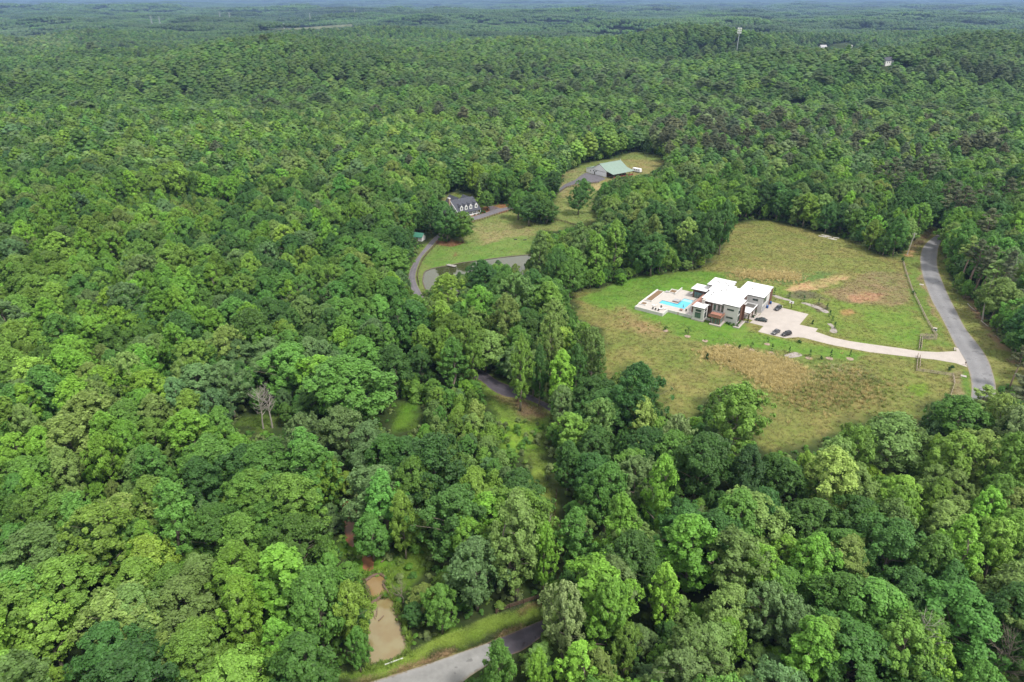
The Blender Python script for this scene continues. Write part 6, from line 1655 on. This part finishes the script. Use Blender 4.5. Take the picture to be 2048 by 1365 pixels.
allp = np.concatenate([allp, bk]); idx_ = np.concatenate([idx_, gr.integers(1, 4, len(bk))]); sc_ = np.concatenate([sc_, gr.uniform(.7, 1.3, (len(bk), 1)) * np.ones((1, 3))]); tcol = np.concatenate([tcol, np.array([[.17, .26, .045]]) * gr.uniform(.6, 1.3, (len(bk), 1))])
scatter('meadow_grass', np.concatenate([allp, np.zeros((len(allp), 1))], 1), TUFTS, idx_, gr.uniform(0, 6.28, len(allp)), sc_, tcol * 1.25, 'tan and green meadow grass with golden tall stands', 'grass')
# undergrowth along the wood edges and in the glades
SHR = [build_proto('shrub', 800 + i, 1.6, 2.2, 14, 1500, .24, 3, 4, combine=True).full for i in range(3)]
ug = candidates(70, 640, 2.9, gr); px_, py_, pd_ = P(ug[:, 0], ug[:, 1], 0 * ug[:, 0])
near = np.zeros(len(ug), bool)
for f_ in OPEN:
    d = sdist(f_, px_, py_); s_px = FPX / pd_; near |= (d > 1.0 * s_px) & (d < 9 * s_px)
hard = on_hard(ug)
glade = (inside(F_GRASS, px_, py_) & (gr.uniform(0, 1, len(ug)) < .25)) | (inside([(770, 1160), (800, 1180), (870, 1090), (900, 1110), (860, 1280), (820, 1300), (800, 1250)], px_, py_)) | (inside([(985, 835), (1085, 840), (1080, 900), (1010, 890)], px_, py_) & (gr.uniform(0, 1, len(ug)) < .3)) | (inside([(690, 1095), (725, 1060), (735, 1100), (725, 1150), (690, 1140)], px_, py_))
rr_ = gr.uniform(.7, 1.9, len(ug)); hh_ = rr_ * gr.uniform(.8, 1.5, len(ug))
vis = np.ones(len(ug), bool)
tpx_, tpy_, _ = P(ug[:, 0], ug[:, 1], hh_)
for f_ in OPEN:
    if f_ in (F_GRASS, F_BEND): continue
    vis &= ~inside(f_, tpx_, tpy_) & ~inside(f_, px_, py_)
bank = np.zeros(len(ug), bool)
for w in (W(MUD_LOW), W(MUD_UP)):
    dpo = sdist(w, ug[:, 0], ug[:, 1]); bank |= (dpo > .2) & (dpo < 3.2)
bank &= ~(sdist(ROADS[1], ug[:, 0], ug[:, 1]) < 4)
rr_ = np.where(bank, gr.uniform(.5, 1.1, len(ug)), rr_); hh_ = np.where(bank, rr_ * gr.uniform(.7, 1.2, len(ug)), hh_)
hard &= ~bank
selu = ((near & vis & (gr.uniform(0, 1, len(ug)) < .8)) | glade | bank) & ~hard
ux, uy = ug[selu, 0], ug[selu, 1]
uc = np.array([(.075, .165, .022), (.05, .12, .022), (.10, .165, .03), (.11, .15, .05)])[gr.integers(0, 4, len(ux))] * gr.uniform(.75, 1.25, (len(ux), 1))
us = np.stack([rr_[selu] / 1.6, rr_[selu] / 1.6, hh_[selu] / 2.2], -1)
scatter('undergrowth', np.stack([ux, uy, 0 * ux], -1), SHR, gr.integers(0, 3, len(ux)), gr.uniform(0, 6.28, len(ux)), us, uc * 1.35, 'low bright green undergrowth along the wood edges and pool banks', 'undergrowth')
print('tufts', len(allp), 'undergrowth', len(ux))

# ------------------------------------------------------------------ haze: the air over the whole place
hz = bpy.data.materials.new('haze_air'); hz.use_nodes = True
hn, hl = hz.node_tree.nodes, hz.node_tree.links
hn.clear()
ho = hn.new('ShaderNodeOutputMaterial'); hv = hn.new('ShaderNodeVolumePrincipled')
hv.inputs['Color'].default_value = (.25, .39, .66, 1)
hv.inputs['Density'].default_value = 7.5e-5
hv.inputs['Anisotropy'].default_value = 0.1
hl.new(hv.outputs['Volume'], ho.inputs['Volume'])
haze = MB().box(-36000, 36000, -420, 43000, -110, 330).obj('haze', hz)
tag(haze, 'thin bluish haze over the whole landscape', 'haze', kind='stuff')
